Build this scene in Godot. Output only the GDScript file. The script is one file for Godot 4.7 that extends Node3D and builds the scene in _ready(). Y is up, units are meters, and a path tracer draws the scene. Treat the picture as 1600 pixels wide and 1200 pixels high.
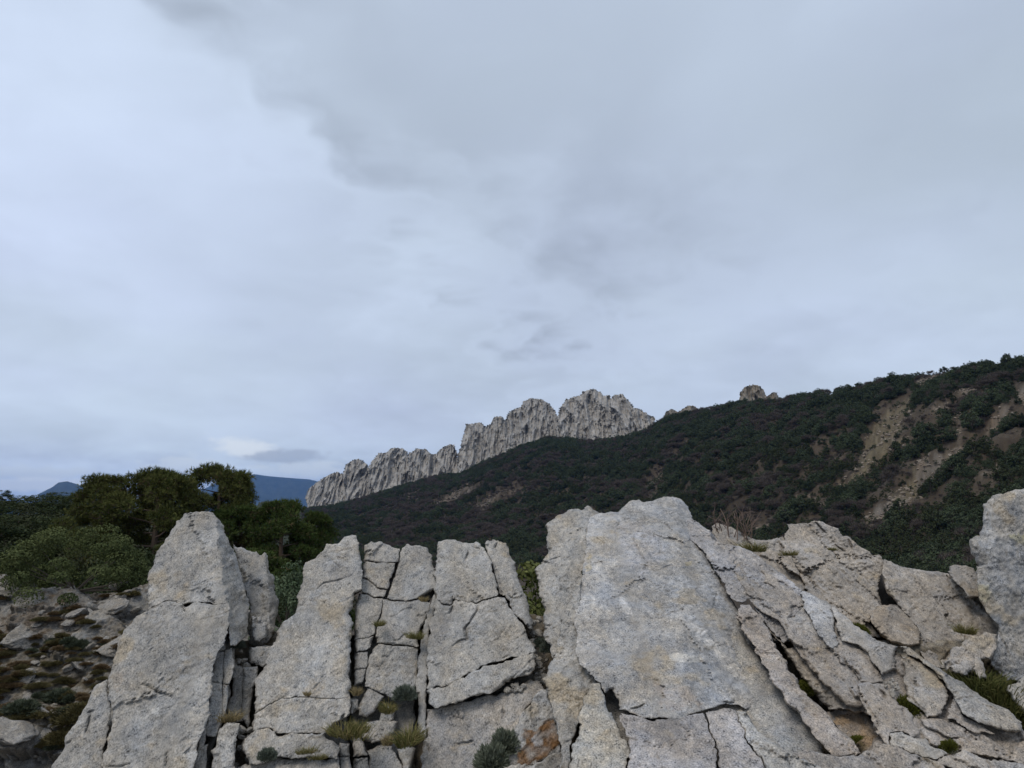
extends Node3D
# A limestone crest under an overcast sky: near rock fins, pines, a wooded hillside with far rock teeth.

const F := 1203.0            # focal length in photo pixels (1600 x 1200)
const PITCH := 8.5
var fwd_c := cos(deg_to_rad(PITCH))
var fwd_s := sin(deg_to_rad(PITCH))
var n_lo := FastNoiseLite.new()
var n_mid := FastNoiseLite.new()
var n_fine := FastNoiseLite.new()
var n_ridge := FastNoiseLite.new()
var n_col := FastNoiseLite.new()
var M := {}
var jobs: Array = []
var made: Array = []
var taken := {}
const GROW := 0.0036
var n_crk := FastNoiseLite.new()

# ---------------------------------------------------------------- helpers
func ray(px: float, py: float) -> Vector3:      # direction of a photo pixel, with 1 along the lens axis
	var x := (px - 800.0) / F
	var y := (600.0 - py) / F
	return Vector3(x, y * fwd_c + fwd_s, -(fwd_c - y * fwd_s))

func pix(p: Vector3) -> Vector2:                # photo pixel of a point
	var d := -p.z * fwd_c + p.y * fwd_s
	var y := p.y * fwd_c + p.z * fwd_s
	return Vector2(800.0 + F * p.x / d, 600.0 - F * y / d)

func inv_z(px: float, py: float, pl: Array) -> float:   # plane: [depth at row 1200, depth at row 800, turn, column]
	var t := (1200.0 - py) / 400.0
	var a := lerpf(1.0 / float(pl[0]), 1.0 / float(pl[1]), t)
	if pl.size() > 2:
		a += float(pl[2]) * (px - float(pl[3])) / 1000.0
	return a

func at(px: float, py: float, pl: Array) -> Vector3:
	return ray(px, py) / inv_z(px, py, pl)

func numbered(called: String) -> String:
	var k: int = taken.get(called, 0)
	taken[called] = k + 1
	return called if k == 0 else "%s_%03d" % [called, k]

func tag(o: Node, label: String, category: String, group := "", kind := "") -> void:
	if label: o.set_meta("label", label)
	if category: o.set_meta("category", category)
	if group: o.set_meta("group", group)
	if kind: o.set_meta("kind", kind)

func thing(called: String, label: String, category: String, where := Vector3.ZERO, group := "") -> Node3D:
	var o := Node3D.new()
	o.name = numbered(called)
	add_child(o)
	o.position = where
	tag(o, label, category, group)
	return o

func put(mesh: Mesh, called: String, mat: Material, parent: Node = null) -> MeshInstance3D:
	var o := MeshInstance3D.new()
	o.mesh = mesh
	o.material_override = mat
	o.cast_shadow = GeometryInstance3D.SHADOW_CASTING_SETTING_ON
	if parent == null:
		o.name = numbered(called)
		add_child(o)
	else:
		o.name = called
		parent.add_child(o, true)
	return o

func mesh_of(v: PackedVector3Array, n: PackedVector3Array, c: PackedColorArray, ix: PackedInt32Array) -> ArrayMesh:
	var a := []
	a.resize(Mesh.ARRAY_MAX)
	a[Mesh.ARRAY_VERTEX] = v
	a[Mesh.ARRAY_NORMAL] = n
	if c.size(): a[Mesh.ARRAY_COLOR] = c
	if ix.size(): a[Mesh.ARRAY_INDEX] = ix
	var m := ArrayMesh.new()
	m.add_surface_from_arrays(Mesh.PRIMITIVE_TRIANGLES, a)
	return m

func normals(v: PackedVector3Array, ix: PackedInt32Array) -> PackedVector3Array:
	var n := PackedVector3Array()
	n.resize(v.size())
	for k in range(0, ix.size(), 3):
		var a := ix[k]
		var b := ix[k + 1]
		var c := ix[k + 2]
		var f := (v[c] - v[a]).cross(v[b] - v[a])
		n[a] += f
		n[b] += f
		n[c] += f
	for k in n.size():
		n[k] = n[k].normalized()
	return n

func hash2(i: int, j: int, s: int) -> float:
	var h := (i * 374761393 + j * 668265263 + s * 974634777) & 0x7fffffff
	h = ((h ^ (h >> 13)) * 1274126177) & 0x7fffffff
	return float((h ^ (h >> 16)) & 0xffff) / 65535.0

func pts(a: Array) -> PackedVector2Array:
	var o := PackedVector2Array()
	for k in range(0, a.size(), 2):
		o.append(Vector2(a[k], a[k + 1]))
	return o

func in_poly(p: Vector2, q: PackedVector2Array) -> bool:
	return Geometry2D.is_point_in_polygon(p, q)

func edge_dist(p: Vector2, q: PackedVector2Array) -> float:    # signed, positive inside
	var best := 1e9
	var k := q.size()
	var a := q[k - 1]
	for b in q:
		var e := b - a
		var t := clampf((p - a).dot(e) / maxf(e.length_squared(), 1e-9), 0.0, 1.0)
		best = minf(best, p.distance_squared_to(a + e * t))
		a = b
	return sqrt(best) * (1.0 if in_poly(p, q) else -1.0)

# ---------------------------------------------------------------- one solid piece of rock
# poly: its outline; pl: the plane its worn face lies in. The face gets relief, chipped edges, folds, cracks and facets,
# and is carried back by its thickness to a closed solid.
func rock_arrays(s: Dictionary) -> Dictionary:
	var pl: Array = s.pl
	var src: PackedVector2Array = pts(s.poly)
	var h: float = s.get("h", 0.007)
	var sc: float = s.get("sc", 1.0)
	var seed_i: int = s.get("seed", 1)
	var cpx := Vector2.ZERO
	for p in src: cpx += p
	cpx /= src.size()
	var o3 := at(cpx.x, cpx.y, pl)
	var e1 := at(cpx.x + 20, cpx.y, pl) - o3
	var e2 := at(cpx.x, cpx.y - 20, pl) - o3
	var nn := e1.cross(e2).normalized()
	var uu := e1.normalized()
	var vv := nn.cross(uu).normalized()
	var mm := -o3.normalized()
	if s.has("m"):
		mm = (s.m as Vector3).normalized()
	var to_uv := func(px: float, py: float) -> Vector2:
		var d := at(px, py, pl) - o3
		return Vector2(d.dot(uu), d.dot(vv))
	var q := PackedVector2Array()
	for p in src: q.append(to_uv.call(p.x, p.y))
	var lo := q[0]
	var hi := q[0]
	for p in q:
		lo = lo.min(p)
		hi = hi.max(p)
	lo -= Vector2(h, h) * 2.0
	hi += Vector2(h, h) * 2.0
	var nx := int((hi.x - lo.x) / h) + 1
	var ny := int((hi.y - lo.y) / h) + 1
	# folds and cracks into plane coordinates
	var folds: Array = []
	for f in s.get("folds", []):
		var a: Vector2 = to_uv.call(f[0], f[1])
		var b: Vector2 = to_uv.call(f[2], f[3])
		folds.append([a, (b - a).normalized(), float(f[4])])
	var cr_a := PackedVector2Array()
	var cr_b := PackedVector2Array()
	var cr_w := PackedFloat32Array()
	var cr_d := PackedFloat32Array()
	var cr_t := PackedVector2Array()
	for c in s.get("cracks", []):
		for k in range(2, c.size() - 2, 2):
			cr_a.append(to_uv.call(c[k], c[k + 1]))
			cr_b.append(to_uv.call(c[k + 2], c[k + 3]))
			cr_w.append(c[0])
			cr_d.append(c[1])
			var nseg: float = (c.size() - 4) / 2.0
			cr_t.append(Vector2((k - 2) / 2.0 / nseg, k / 2.0 / nseg))
	var pats: Array = []
	for p in s.get("pat", []):
		var pq := PackedVector2Array()
		var pp: Array = p[0]
		for k in range(0, pp.size(), 2): pq.append(to_uv.call(pp[k], pp[k + 1]))
		pats.append([pq, p[1], p[2], p[3]])
	var fac: Array = s.get("fac", [] if s.get("cliff", false) or h > 0.01 else [0.30, 1.5, 70.0, 0.010, 0.034, 0.003])
	var fdir := Vector2.RIGHT
	if fac.size():
		var fa: Vector2 = to_uv.call(cpx.x + 10 * cos(deg_to_rad(fac[2])), cpx.y + 10 * sin(deg_to_rad(fac[2])))
		fdir = fa.normalized()
	var rough: float = s.get("rough", 1.0) * sc
	var bev: float = s.get("bev", 0.02) * sc
	var warp: float = s.get("warp", 0.010) * sc
	var cliff: bool = s.get("cliff", false)
	var strata: float = s.get("strata", 0.0)
	var sdir := Vector2.RIGHT
	if strata > 0.0:
		var sa: float = deg_to_rad(s.get("sang", 40.0))
		sdir = (to_uv.call(cpx.x + 10 * cos(sa), cpx.y + 10 * sin(sa)) as Vector2).normalized()
	var tint: Color = s.get("tint", Color(0.560, 0.555, 0.535))
	var vary: float = s.get("vary", 1.0)
	var nq := q.size()
	var jt: PackedByteArray = s.get("jt", PackedByteArray())
	if jt.size() != nq:
		jt.resize(nq)
		jt.fill(0)
	var near_joint := PackedByteArray()
	near_joint.resize(nx * ny)
	var idx := PackedInt32Array()
	idx.resize(nx * ny)
	idx.fill(-1)
	var dist := PackedFloat32Array()
	dist.resize(nx * ny)
	var shift := PackedVector2Array()
	shift.resize(nx * ny)
	var ev := PackedVector2Array()
	var el := PackedFloat32Array()
	var eo := PackedVector2Array()
	for k in nq:
		var a := q[k]
		var b := q[(k + 1) % nq]
		eo.append(a)
		ev.append(b - a)
		el.append(1.0 / maxf((b - a).length_squared(), 1e-9))
	for j in ny:
		for i in nx:
			var p := lo + Vector2(i, j) * h
			var w3 := o3 + uu * p.x + vv * p.y
			var wp := p + Vector2(n_mid.get_noise_3d(w3.x / sc, w3.y / sc, w3.z / sc + 7.0), n_mid.get_noise_3d(w3.x / sc + 31.0, w3.y / sc, w3.z / sc)) * warp * 2.0
			wp += Vector2(n_fine.get_noise_3d(w3.x / sc, w3.y / sc, w3.z / sc), n_fine.get_noise_3d(w3.x / sc, w3.y / sc + 9.0, w3.z / sc)) * warp * 0.6
			var best := 1e9
			var bp := wp
			var bk := 0
			for k in nq:
				var a := eo[k]
				var e := ev[k]
				var c := a + e * clampf((wp - a).dot(e) * el[k], 0.0, 1.0)
				var dd := wp.distance_squared_to(c)
				if dd < best:
					best = dd
					bp = c
					bk = k
			var g := j * nx + i
			dist[g] = sqrt(best) * (1.0 if Geometry2D.is_point_in_polygon(wp, q) else -1.0)
			shift[g] = bp - wp
			if jt[bk] == 1:
				near_joint[g] = 1
				dist[g] += GROW
				var sl := shift[g].length()
				if sl > 1e-6: shift[g] *= 1.0 - minf(1.0, GROW / sl)
	var V := PackedVector3Array()
	var C := PackedColorArray()
	var IX := PackedInt32Array()
	var edge_of := {}
	var bnd := func(a: int, b: int) -> void:
		var rk := (b << 32) | a
		if edge_of.has(rk):
			edge_of.erase(rk)
		else:
			edge_of[(a << 32) | b] = true
	for j in ny - 1:
		for i in nx - 1:
			var g := j * nx + i
			var gs := [g, g + 1, g + nx + 1, g + nx]
			if dist[g] <= 0.0 and dist[g + 1] <= 0.0 and dist[g + nx + 1] <= 0.0 and dist[g + nx] <= 0.0:
				continue
			for gi in gs:
				if idx[gi] >= 0: continue
				var p: Vector2 = lo + Vector2(gi % nx, gi / nx) * h
				var d: float = dist[gi]
				if d <= 0.0:
					p += shift[gi]
					d = 0.0
				var w3 := o3 + uu * p.x + vv * p.y
				var nz := w3 / sc
				var w := 0.0
				for f in folds:
					var rel: Vector2 = p - f[0]
					var dr: Vector2 = f[1]
					var cx := -(dr.x * rel.y - dr.y * rel.x) + n_mid.get_noise_3d(nz.x, nz.y, nz.z) * 0.02 * sc
					if cx > 0.0: w -= cx * f[2]
				var lo_n := n_lo.get_noise_3d(nz.x, nz.y, nz.z)
				var mi_n := n_mid.get_noise_3d(nz.x + 11.0, nz.y, nz.z)
				var fi_n := n_fine.get_noise_3d(nz.x, nz.y, nz.z)
				if cliff:
					var fl := n_ridge.get_noise_2d(p.x / sc * 1.0, p.y / sc * 0.10 + seed_i * 13.0)
					var fl2 := n_ridge.get_noise_2d(p.x / sc * 2.6 + 40.0, p.y / sc * 0.35 + seed_i * 7.0)
					var fl3 := n_ridge.get_noise_2d(p.x / sc * 0.30 + 9.0, p.y / sc * 0.05 + seed_i * 3.0)
					w += rough * (0.95 * fl3 + 0.20 * fl + 0.07 * fl2 + 0.10 * lo_n + 0.03 * mi_n + 0.02 * fi_n)
				else:
					var pit := n_ridge.get_noise_3d(nz.x * 1.7, nz.y * 1.7, nz.z * 1.7)
					w += rough * (0.017 * lo_n + 0.010 * mi_n + 0.0048 * fi_n - 0.011 * maxf(0.0, pit - 0.24))
					if strata > 0.0:
						var al := p.dot(sdir)
						var ac := p.dot(sdir.orthogonal())
						w += strata * n_ridge.get_noise_3d(al * 0.35, ac * 2.2, float(seed_i) * 3.7)
				var cell := 0.5
				if fac.size():
					var fs: float = fac[0]
					var wq := p + Vector2(mi_n, fi_n) * 0.04 * sc
					var fx := wq.dot(fdir) / (fs * float(fac[1]))
					var fy := wq.dot(fdir.orthogonal()) / fs
					var bi := int(floor(fx))
					var bj := int(floor(fy))
					var d1 := 1e9
					var d2 := 1e9
					var ci := 0
					var cj := 0
					var cc := Vector2.ZERO
					for oj in range(-1, 2):
						for oi in range(-1, 2):
							var s0 := Vector2(bi + oi + 0.1 + 0.8 * hash2(bi + oi, bj + oj, seed_i), bj + oj + 0.1 + 0.8 * hash2(bi + oi, bj + oj, seed_i + 77))
							var de := s0.distance_to(Vector2(fx, fy))
							if de < d1:
								d2 = d1
								d1 = de
								ci = bi + oi
								cj = bj + oj
								cc = s0
							elif de < d2:
								d2 = de
					cell = hash2(ci, cj, seed_i + 5)
					w += (cell - 0.5) * float(fac[3])
					w += ((fx - cc.x) * (hash2(ci, cj, seed_i + 6) - 0.5) + (fy - cc.y) * (hash2(ci, cj, seed_i + 9) - 0.5)) * float(fac[4])
					var gap := (d2 - d1)
					if gap < 0.10 and hash2(ci, cj, seed_i + 3) > 0.25:
						w -= float(fac[5]) * (1.0 - gap / 0.10)
				var cw := 0.0
				for k in cr_a.size():
					var e := cr_b[k] - cr_a[k]
					var wob := p + Vector2(mi_n, lo_n) * 0.012 * sc
					var t := clampf((wob - cr_a[k]).dot(e) / maxf(e.length_squared(), 1e-9), 0.0, 1.0)
					var dd := wob.distance_to(cr_a[k] + e * t)
					var tt := lerpf(cr_t[k].x, cr_t[k].y, t)
					var tap := 1.0 - pow(absf(2.0 * tt - 1.0), 3.0) * 0.8
					var ww := maxf(0.0052, cr_w[k] * 0.62 * tap * (0.7 + 0.9 * absf(fi_n)))
					if dd < ww:
						cw = maxf(cw, cr_d[k] * tap * 0.7 * (1.0 - pow(dd / ww, 2.0)))
				if not cliff:
					var hl := absf(n_crk.get_noise_3d(nz.x, nz.y, nz.z))
					if hl < 0.022 and n_lo.get_noise_3d(nz.x + 60.0, nz.y, nz.z) > 0.08:
						cw = maxf(cw, 0.010 * (1.0 - hl / 0.022))
				w -= cw
				var R := (0.0065 if near_joint[gi] == 1 and sc < 2.0 else bev) * (0.45 + 1.5 * clampf(0.5 + lo_n * 0.8 + mi_n * 0.6, 0.0, 1.2))
				if d < R:
					var t := 1.0 - d / R
					w -= R * (1.0 - sqrt(maxf(0.0, 1.0 - t * t)))
				idx[gi] = V.size()
				V.append(w3 + mm * w)
				# colour of the stone itself
				var cn := n_col.get_noise_3d(nz.x, nz.y, nz.z)
				var cn2 := n_col.get_noise_3d(nz.x * 3.1 + 50.0, nz.y * 3.1, nz.z * 3.1)
				var cn3 := n_mid.get_noise_3d(nz.x * 1.6, nz.y * 1.6 + 90.0, nz.z * 1.6)
				var b := 0.95 + 0.10 * hash2(seed_i, 3, 11) + vary * (0.24 * cn + 0.20 * cn2 + 0.09 * cn3 + 0.09 * fi_n) + (cell - 0.5) * 0.10
				var warm := vary * 0.055 * (cn2 + 0.6 * n_col.get_noise_3d(nz.x + 200.0, nz.y, nz.z))
				var col := Color(tint.r * b * (1.0 + warm), tint.g * b * (1.0 + warm * 0.25), tint.b * b * (1.0 - warm * 0.9))
				if not cliff and sc < 1.3:
					# pale veins and ochre lichen in the stone
					var vn := absf(n_crk.get_noise_3d(nz.x * 2.1 + 17.0, nz.y * 2.1, nz.z * 2.1 + 5.0))
					if vn < 0.03 and cn2 > 0.0: col = col.lerp(Color(0.86, 0.85, 0.82), 0.38 * (1.0 - vn / 0.03))
					var och := n_col.get_noise_3d(nz.x * 1.7 + 120.0, nz.y * 1.7, nz.z * 1.7) + 0.35 * mi_n
					if och > 0.34: col = col.lerp(Color(0.62, 0.52, 0.36), 0.5 * clampf((och - 0.34) * 5.0, 0.0, 1.0))
					elif och < -0.40: col = col.lerp(Color(0.37, 0.37, 0.375), 0.5 * clampf((-och - 0.40) * 5.0, 0.0, 1.0))
				if cliff:
					var st := n_col.get_noise_2d(p.x / sc * 3.0, p.y / sc * 0.25)
					var st2 := n_mid.get_noise_2d(p.x / sc * 0.9, p.y / sc * 0.10)
					col = col * (1.0 + 0.22 * st + 0.16 * st2)
				for pt in pats:
					var pd := edge_dist(p, pt[0]) + (mi_n * 1.4 + fi_n * 1.0) * float(pt[3])
					if pd > 0.0:
						col = col.lerp(pt[1], float(pt[2]) * clampf(pd / (float(pt[3]) * 0.3), 0.0, 1.0) * clampf(0.75 + cn3 * 0.9, 0.2, 1.0))
				C.append(col)
			var a := idx[g]
			var b2 := idx[g + 1]
			var c2 := idx[g + nx + 1]
			var d2i := idx[g + nx]
			IX.append_array(PackedInt32Array([a, c2, b2, a, d2i, c2]))
			bnd.call(a, b2)
			bnd.call(b2, c2)
			bnd.call(c2, d2i)
			bnd.call(d2i, a)
	# sides and back
	var T: float = s.get("T", 0.35)
	var rows := [0.06, 0.18, 0.4, 0.7, 1.0]
	var low := {}
	var ctr := o3 - mm * T
	for key in edge_of:
		for e in [int(key) >> 32, int(key) & 0xffffffff]:
			if low.has(e): continue
			var chain := PackedInt32Array([e])
			var base := V[e]
			for r in rows:
				var p3: Vector3 = base - mm * (T * r)
				p3 = p3.lerp(ctr + (base - o3) , 0.0)
				var off := n_mid.get_noise_3d(p3.x / sc, p3.y / sc, p3.z / sc + 3.0) * 0.02 * sc
				var inward := (o3 - base)
				inward -= mm * inward.dot(mm)
				p3 += inward * (0.10 * r * r) + inward.normalized() * off
				chain.append(V.size())
				V.append(p3)
				C.append(C[e])
			low[e] = chain
	var cap := V.size()
	V.append(ctr)
	C.append(tint)
	for key in edge_of:
		var a: PackedInt32Array = low[int(key) >> 32]
		var b: PackedInt32Array = low[int(key) & 0xffffffff]
		for k in rows.size():
			IX.append_array(PackedInt32Array([a[k], b[k], b[k + 1], a[k], b[k + 1], a[k + 1]]))
		IX.append_array(PackedInt32Array([a[rows.size()], b[rows.size()], cap]))
	return {"v": V, "n": normals(V, IX), "c": C, "i": IX, "o": o3 - mm * T * 0.4}

func job(parent: Node, called: String, mat: String, pl: Array, poly: Array, opt := {}) -> void:
	var s := opt.duplicate()
	s["pl"] = pl
	s["poly"] = poly
	s["seed"] = jobs.size() + 3
	s["parent"] = parent
	s["called"] = called
	s["mat"] = mat
	jobs.append(s)

var slope_at := {}

func on_slope(px: float, py: float, pl: Array) -> Vector3:
	var key := Vector2i(int(px / 5.0), int(py / 5.0))
	return slope_at[key] if slope_at.has(key) else at(px, py, pl)

func run_job(k: int) -> void:
	made[k] = rock_arrays(jobs[k])

func mark_joints() -> void:
	var l: Array = []
	for s in jobs:
		if s.parent == null or s.called == "core" or s.get("cliff", false): continue
		var q := pts(s.poly)
		var lo := q[0]
		var hi := q[0]
		for p in q:
			lo = lo.min(p)
			hi = hi.max(p)
		l.append([s, q, Rect2(lo, hi - lo).grow(8.0)])
	for e in l:
		var q: PackedVector2Array = e[1]
		var jt := PackedByteArray()
		jt.resize(q.size())
		for k in q.size():
			var m := (q[k] + q[(k + 1) % q.size()]) * 0.5
			for o in l:
				if o[0] == e[0] or not (o[2] as Rect2).has_point(m): continue
				var reach := 6.5 if (o[0] as Dictionary).parent == (e[0] as Dictionary).parent else 4.0
				if edge_dist(m, o[1]) > -reach:
					jt[k] = 1
					break
		(e[0] as Dictionary)["jt"] = jt

func run_jobs() -> void:
	mark_joints()
	made.resize(jobs.size())
	var g := WorkerThreadPool.add_group_task(run_job, jobs.size())
	WorkerThreadPool.wait_for_group_task_completion(g)
	for k in jobs.size():
		var s: Dictionary = jobs[k]
		var a: Dictionary = made[k]
		var par: Node3D = s.parent
		var v: PackedVector3Array = a.v
		if par != null and not par.has_meta("placed"):
			par.set_meta("placed", true)
			par.position = a.o
		var off := Vector3.ZERO if par == null else par.position
		if off != Vector3.ZERO:
			for i in v.size(): v[i] -= off
		var o := put(mesh_of(v, a.n, a.c, a.i), s.called, M[s.mat], par)
		if s.called == "rocky_slope":
			for w3 in v:
				var c := pix(w3)
				var key := Vector2i(int(c.x / 5.0), int(c.y / 5.0))
				if not slope_at.has(key) or w3.length_squared() < (slope_at[key] as Vector3).length_squared(): slope_at[key] = w3
		if s.has("kind"): o.set_meta("kind", s.kind)
		if s.has("plabel"): o.set_meta("label", s.plabel)
	for c in get_children():
		if c.has_meta("placed"): c.remove_meta("placed")
	made.clear()

# ---------------------------------------------------------------- materials
func noise(type: int, freq: float, oct: int, sd: int, fr := 1) -> FastNoiseLite:
	var n := FastNoiseLite.new()
	n.noise_type = type
	n.frequency = freq
	n.seed = sd
	n.fractal_type = fr
	n.fractal_octaves = oct
	return n

func gray(n: FastNoiseLite, size: int) -> PackedByteArray:
	var im := n.get_seamless_image(size, size, false, false, 0.15)
	im.convert(Image.FORMAT_L8)
	return im.get_data()

func stone_images(size: int, sd: int, lichen: float) -> Array:
	var a := gray(noise(FastNoiseLite.TYPE_SIMPLEX_SMOOTH, 5.0 / size, 5, sd), size)
	var b := gray(noise(FastNoiseLite.TYPE_SIMPLEX_SMOOTH, 26.0 / size, 5, sd + 1), size)
	var c := gray(noise(FastNoiseLite.TYPE_SIMPLEX_SMOOTH, 110.0 / size, 3, sd + 2), size)
	var cel := noise(FastNoiseLite.TYPE_CELLULAR, 44.0 / size, 1, sd + 3, 0)
	cel.cellular_return_type = FastNoiseLite.RETURN_DISTANCE
	cel.cellular_jitter = 1.0
	cel.domain_warp_enabled = true
	cel.domain_warp_amplitude = size * 0.012
	cel.domain_warp_frequency = 40.0 / size
	var d := gray(cel, size)
	var col := PackedByteArray()
	col.resize(size * size * 3)
	var hgt := PackedByteArray()
	hgt.resize(size * size)
	for k in size * size:
		var fa := a[k] / 255.0 - 0.5
		var fb := b[k] / 255.0 - 0.5
		var fc := c[k] / 255.0 - 0.5
		var fd := d[k] / 255.0
		var v := 0.745 + 0.15 * fa + 0.17 * fb + 0.38 * fc
		var warm := 0.035 * fb - 0.05 * fa + 0.02
		var spot := clampf((0.20 - fd) * 9.0, 0.0, 1.0) * clampf((fb + 0.5 * fc + 0.06 + lichen) * 6.0, 0.0, 1.0)
		v = lerpf(v, 0.97, spot * 0.75)
		var dark := clampf((-0.7 * fb - 1.0 * fc - 0.24) * 4.0, 0.0, 1.0)
		v *= 1.0 - 0.38 * dark
		col[k * 3] = int(clampf(v * (1.0 + warm), 0.0, 1.0) * 255.0)
		col[k * 3 + 1] = int(clampf(v, 0.0, 1.0) * 255.0)
		col[k * 3 + 2] = int(clampf(v * (1.0 - warm * 1.5), 0.0, 1.0) * 255.0)
		hgt[k] = int(clampf(0.55 + 0.35 * fb + 0.65 * fc - 0.22 * dark + 0.08 * spot, 0.0, 1.0) * 255.0)
	var ci := Image.create_from_data(size, size, false, Image.FORMAT_RGB8, col)
	var hi := Image.create_from_data(size, size, false, Image.FORMAT_L8, hgt)
	return [ImageTexture.create_from_image(ci), ImageTexture.create_from_image(hi)]

func stone_mat(tex: Array, tile: float, relief: float) -> StandardMaterial3D:
	var m := StandardMaterial3D.new()
	m.albedo_texture = tex[0]
	m.vertex_color_use_as_albedo = true
	m.roughness = 0.92
	m.metallic_specular = 0.3
	m.uv1_triplanar = true
	m.uv1_world_triplanar = true
	m.uv1_triplanar_sharpness = 4.0
	m.uv1_scale = Vector3.ONE / tile
	m.heightmap_enabled = true
	m.heightmap_texture = tex[1]
	m.heightmap_scale = relief
	return m

func plain_mat(c: Color, back := Color.BLACK, rough := 0.85) -> StandardMaterial3D:
	var m := StandardMaterial3D.new()
	m.albedo_color = c.linear_to_srgb()
	m.vertex_color_use_as_albedo = true
	m.roughness = rough
	m.metallic_specular = 0.12
	m.cull_mode = BaseMaterial3D.CULL_DISABLED
	if back != Color.BLACK:
		m.backlight_enabled = true
		m.backlight = back
	return m

# ---------------------------------------------------------------- sky
var sky_px := PackedFloat32Array()
const SW := 3072
const SH := 1536
var sk_a: FastNoiseLite
var sk_b: FastNoiseLite
var sk_c: FastNoiseLite

func blob(az: float, el: float, px: float, py: float, rx: float, ry: float, turn := 0.0) -> float:
	var d := ray(px, py)
	var a0 := rad_to_deg(atan2(d.x, -d.z))
	var e0 := rad_to_deg(atan2(d.y, Vector2(d.x, d.z).length()))
	var v := Vector2((az - a0) * cos(deg_to_rad(e0)), el - e0).rotated(deg_to_rad(turn))
	return exp(-(v.x * v.x / (rx * rx) + v.y * v.y / (ry * ry)))

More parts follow.
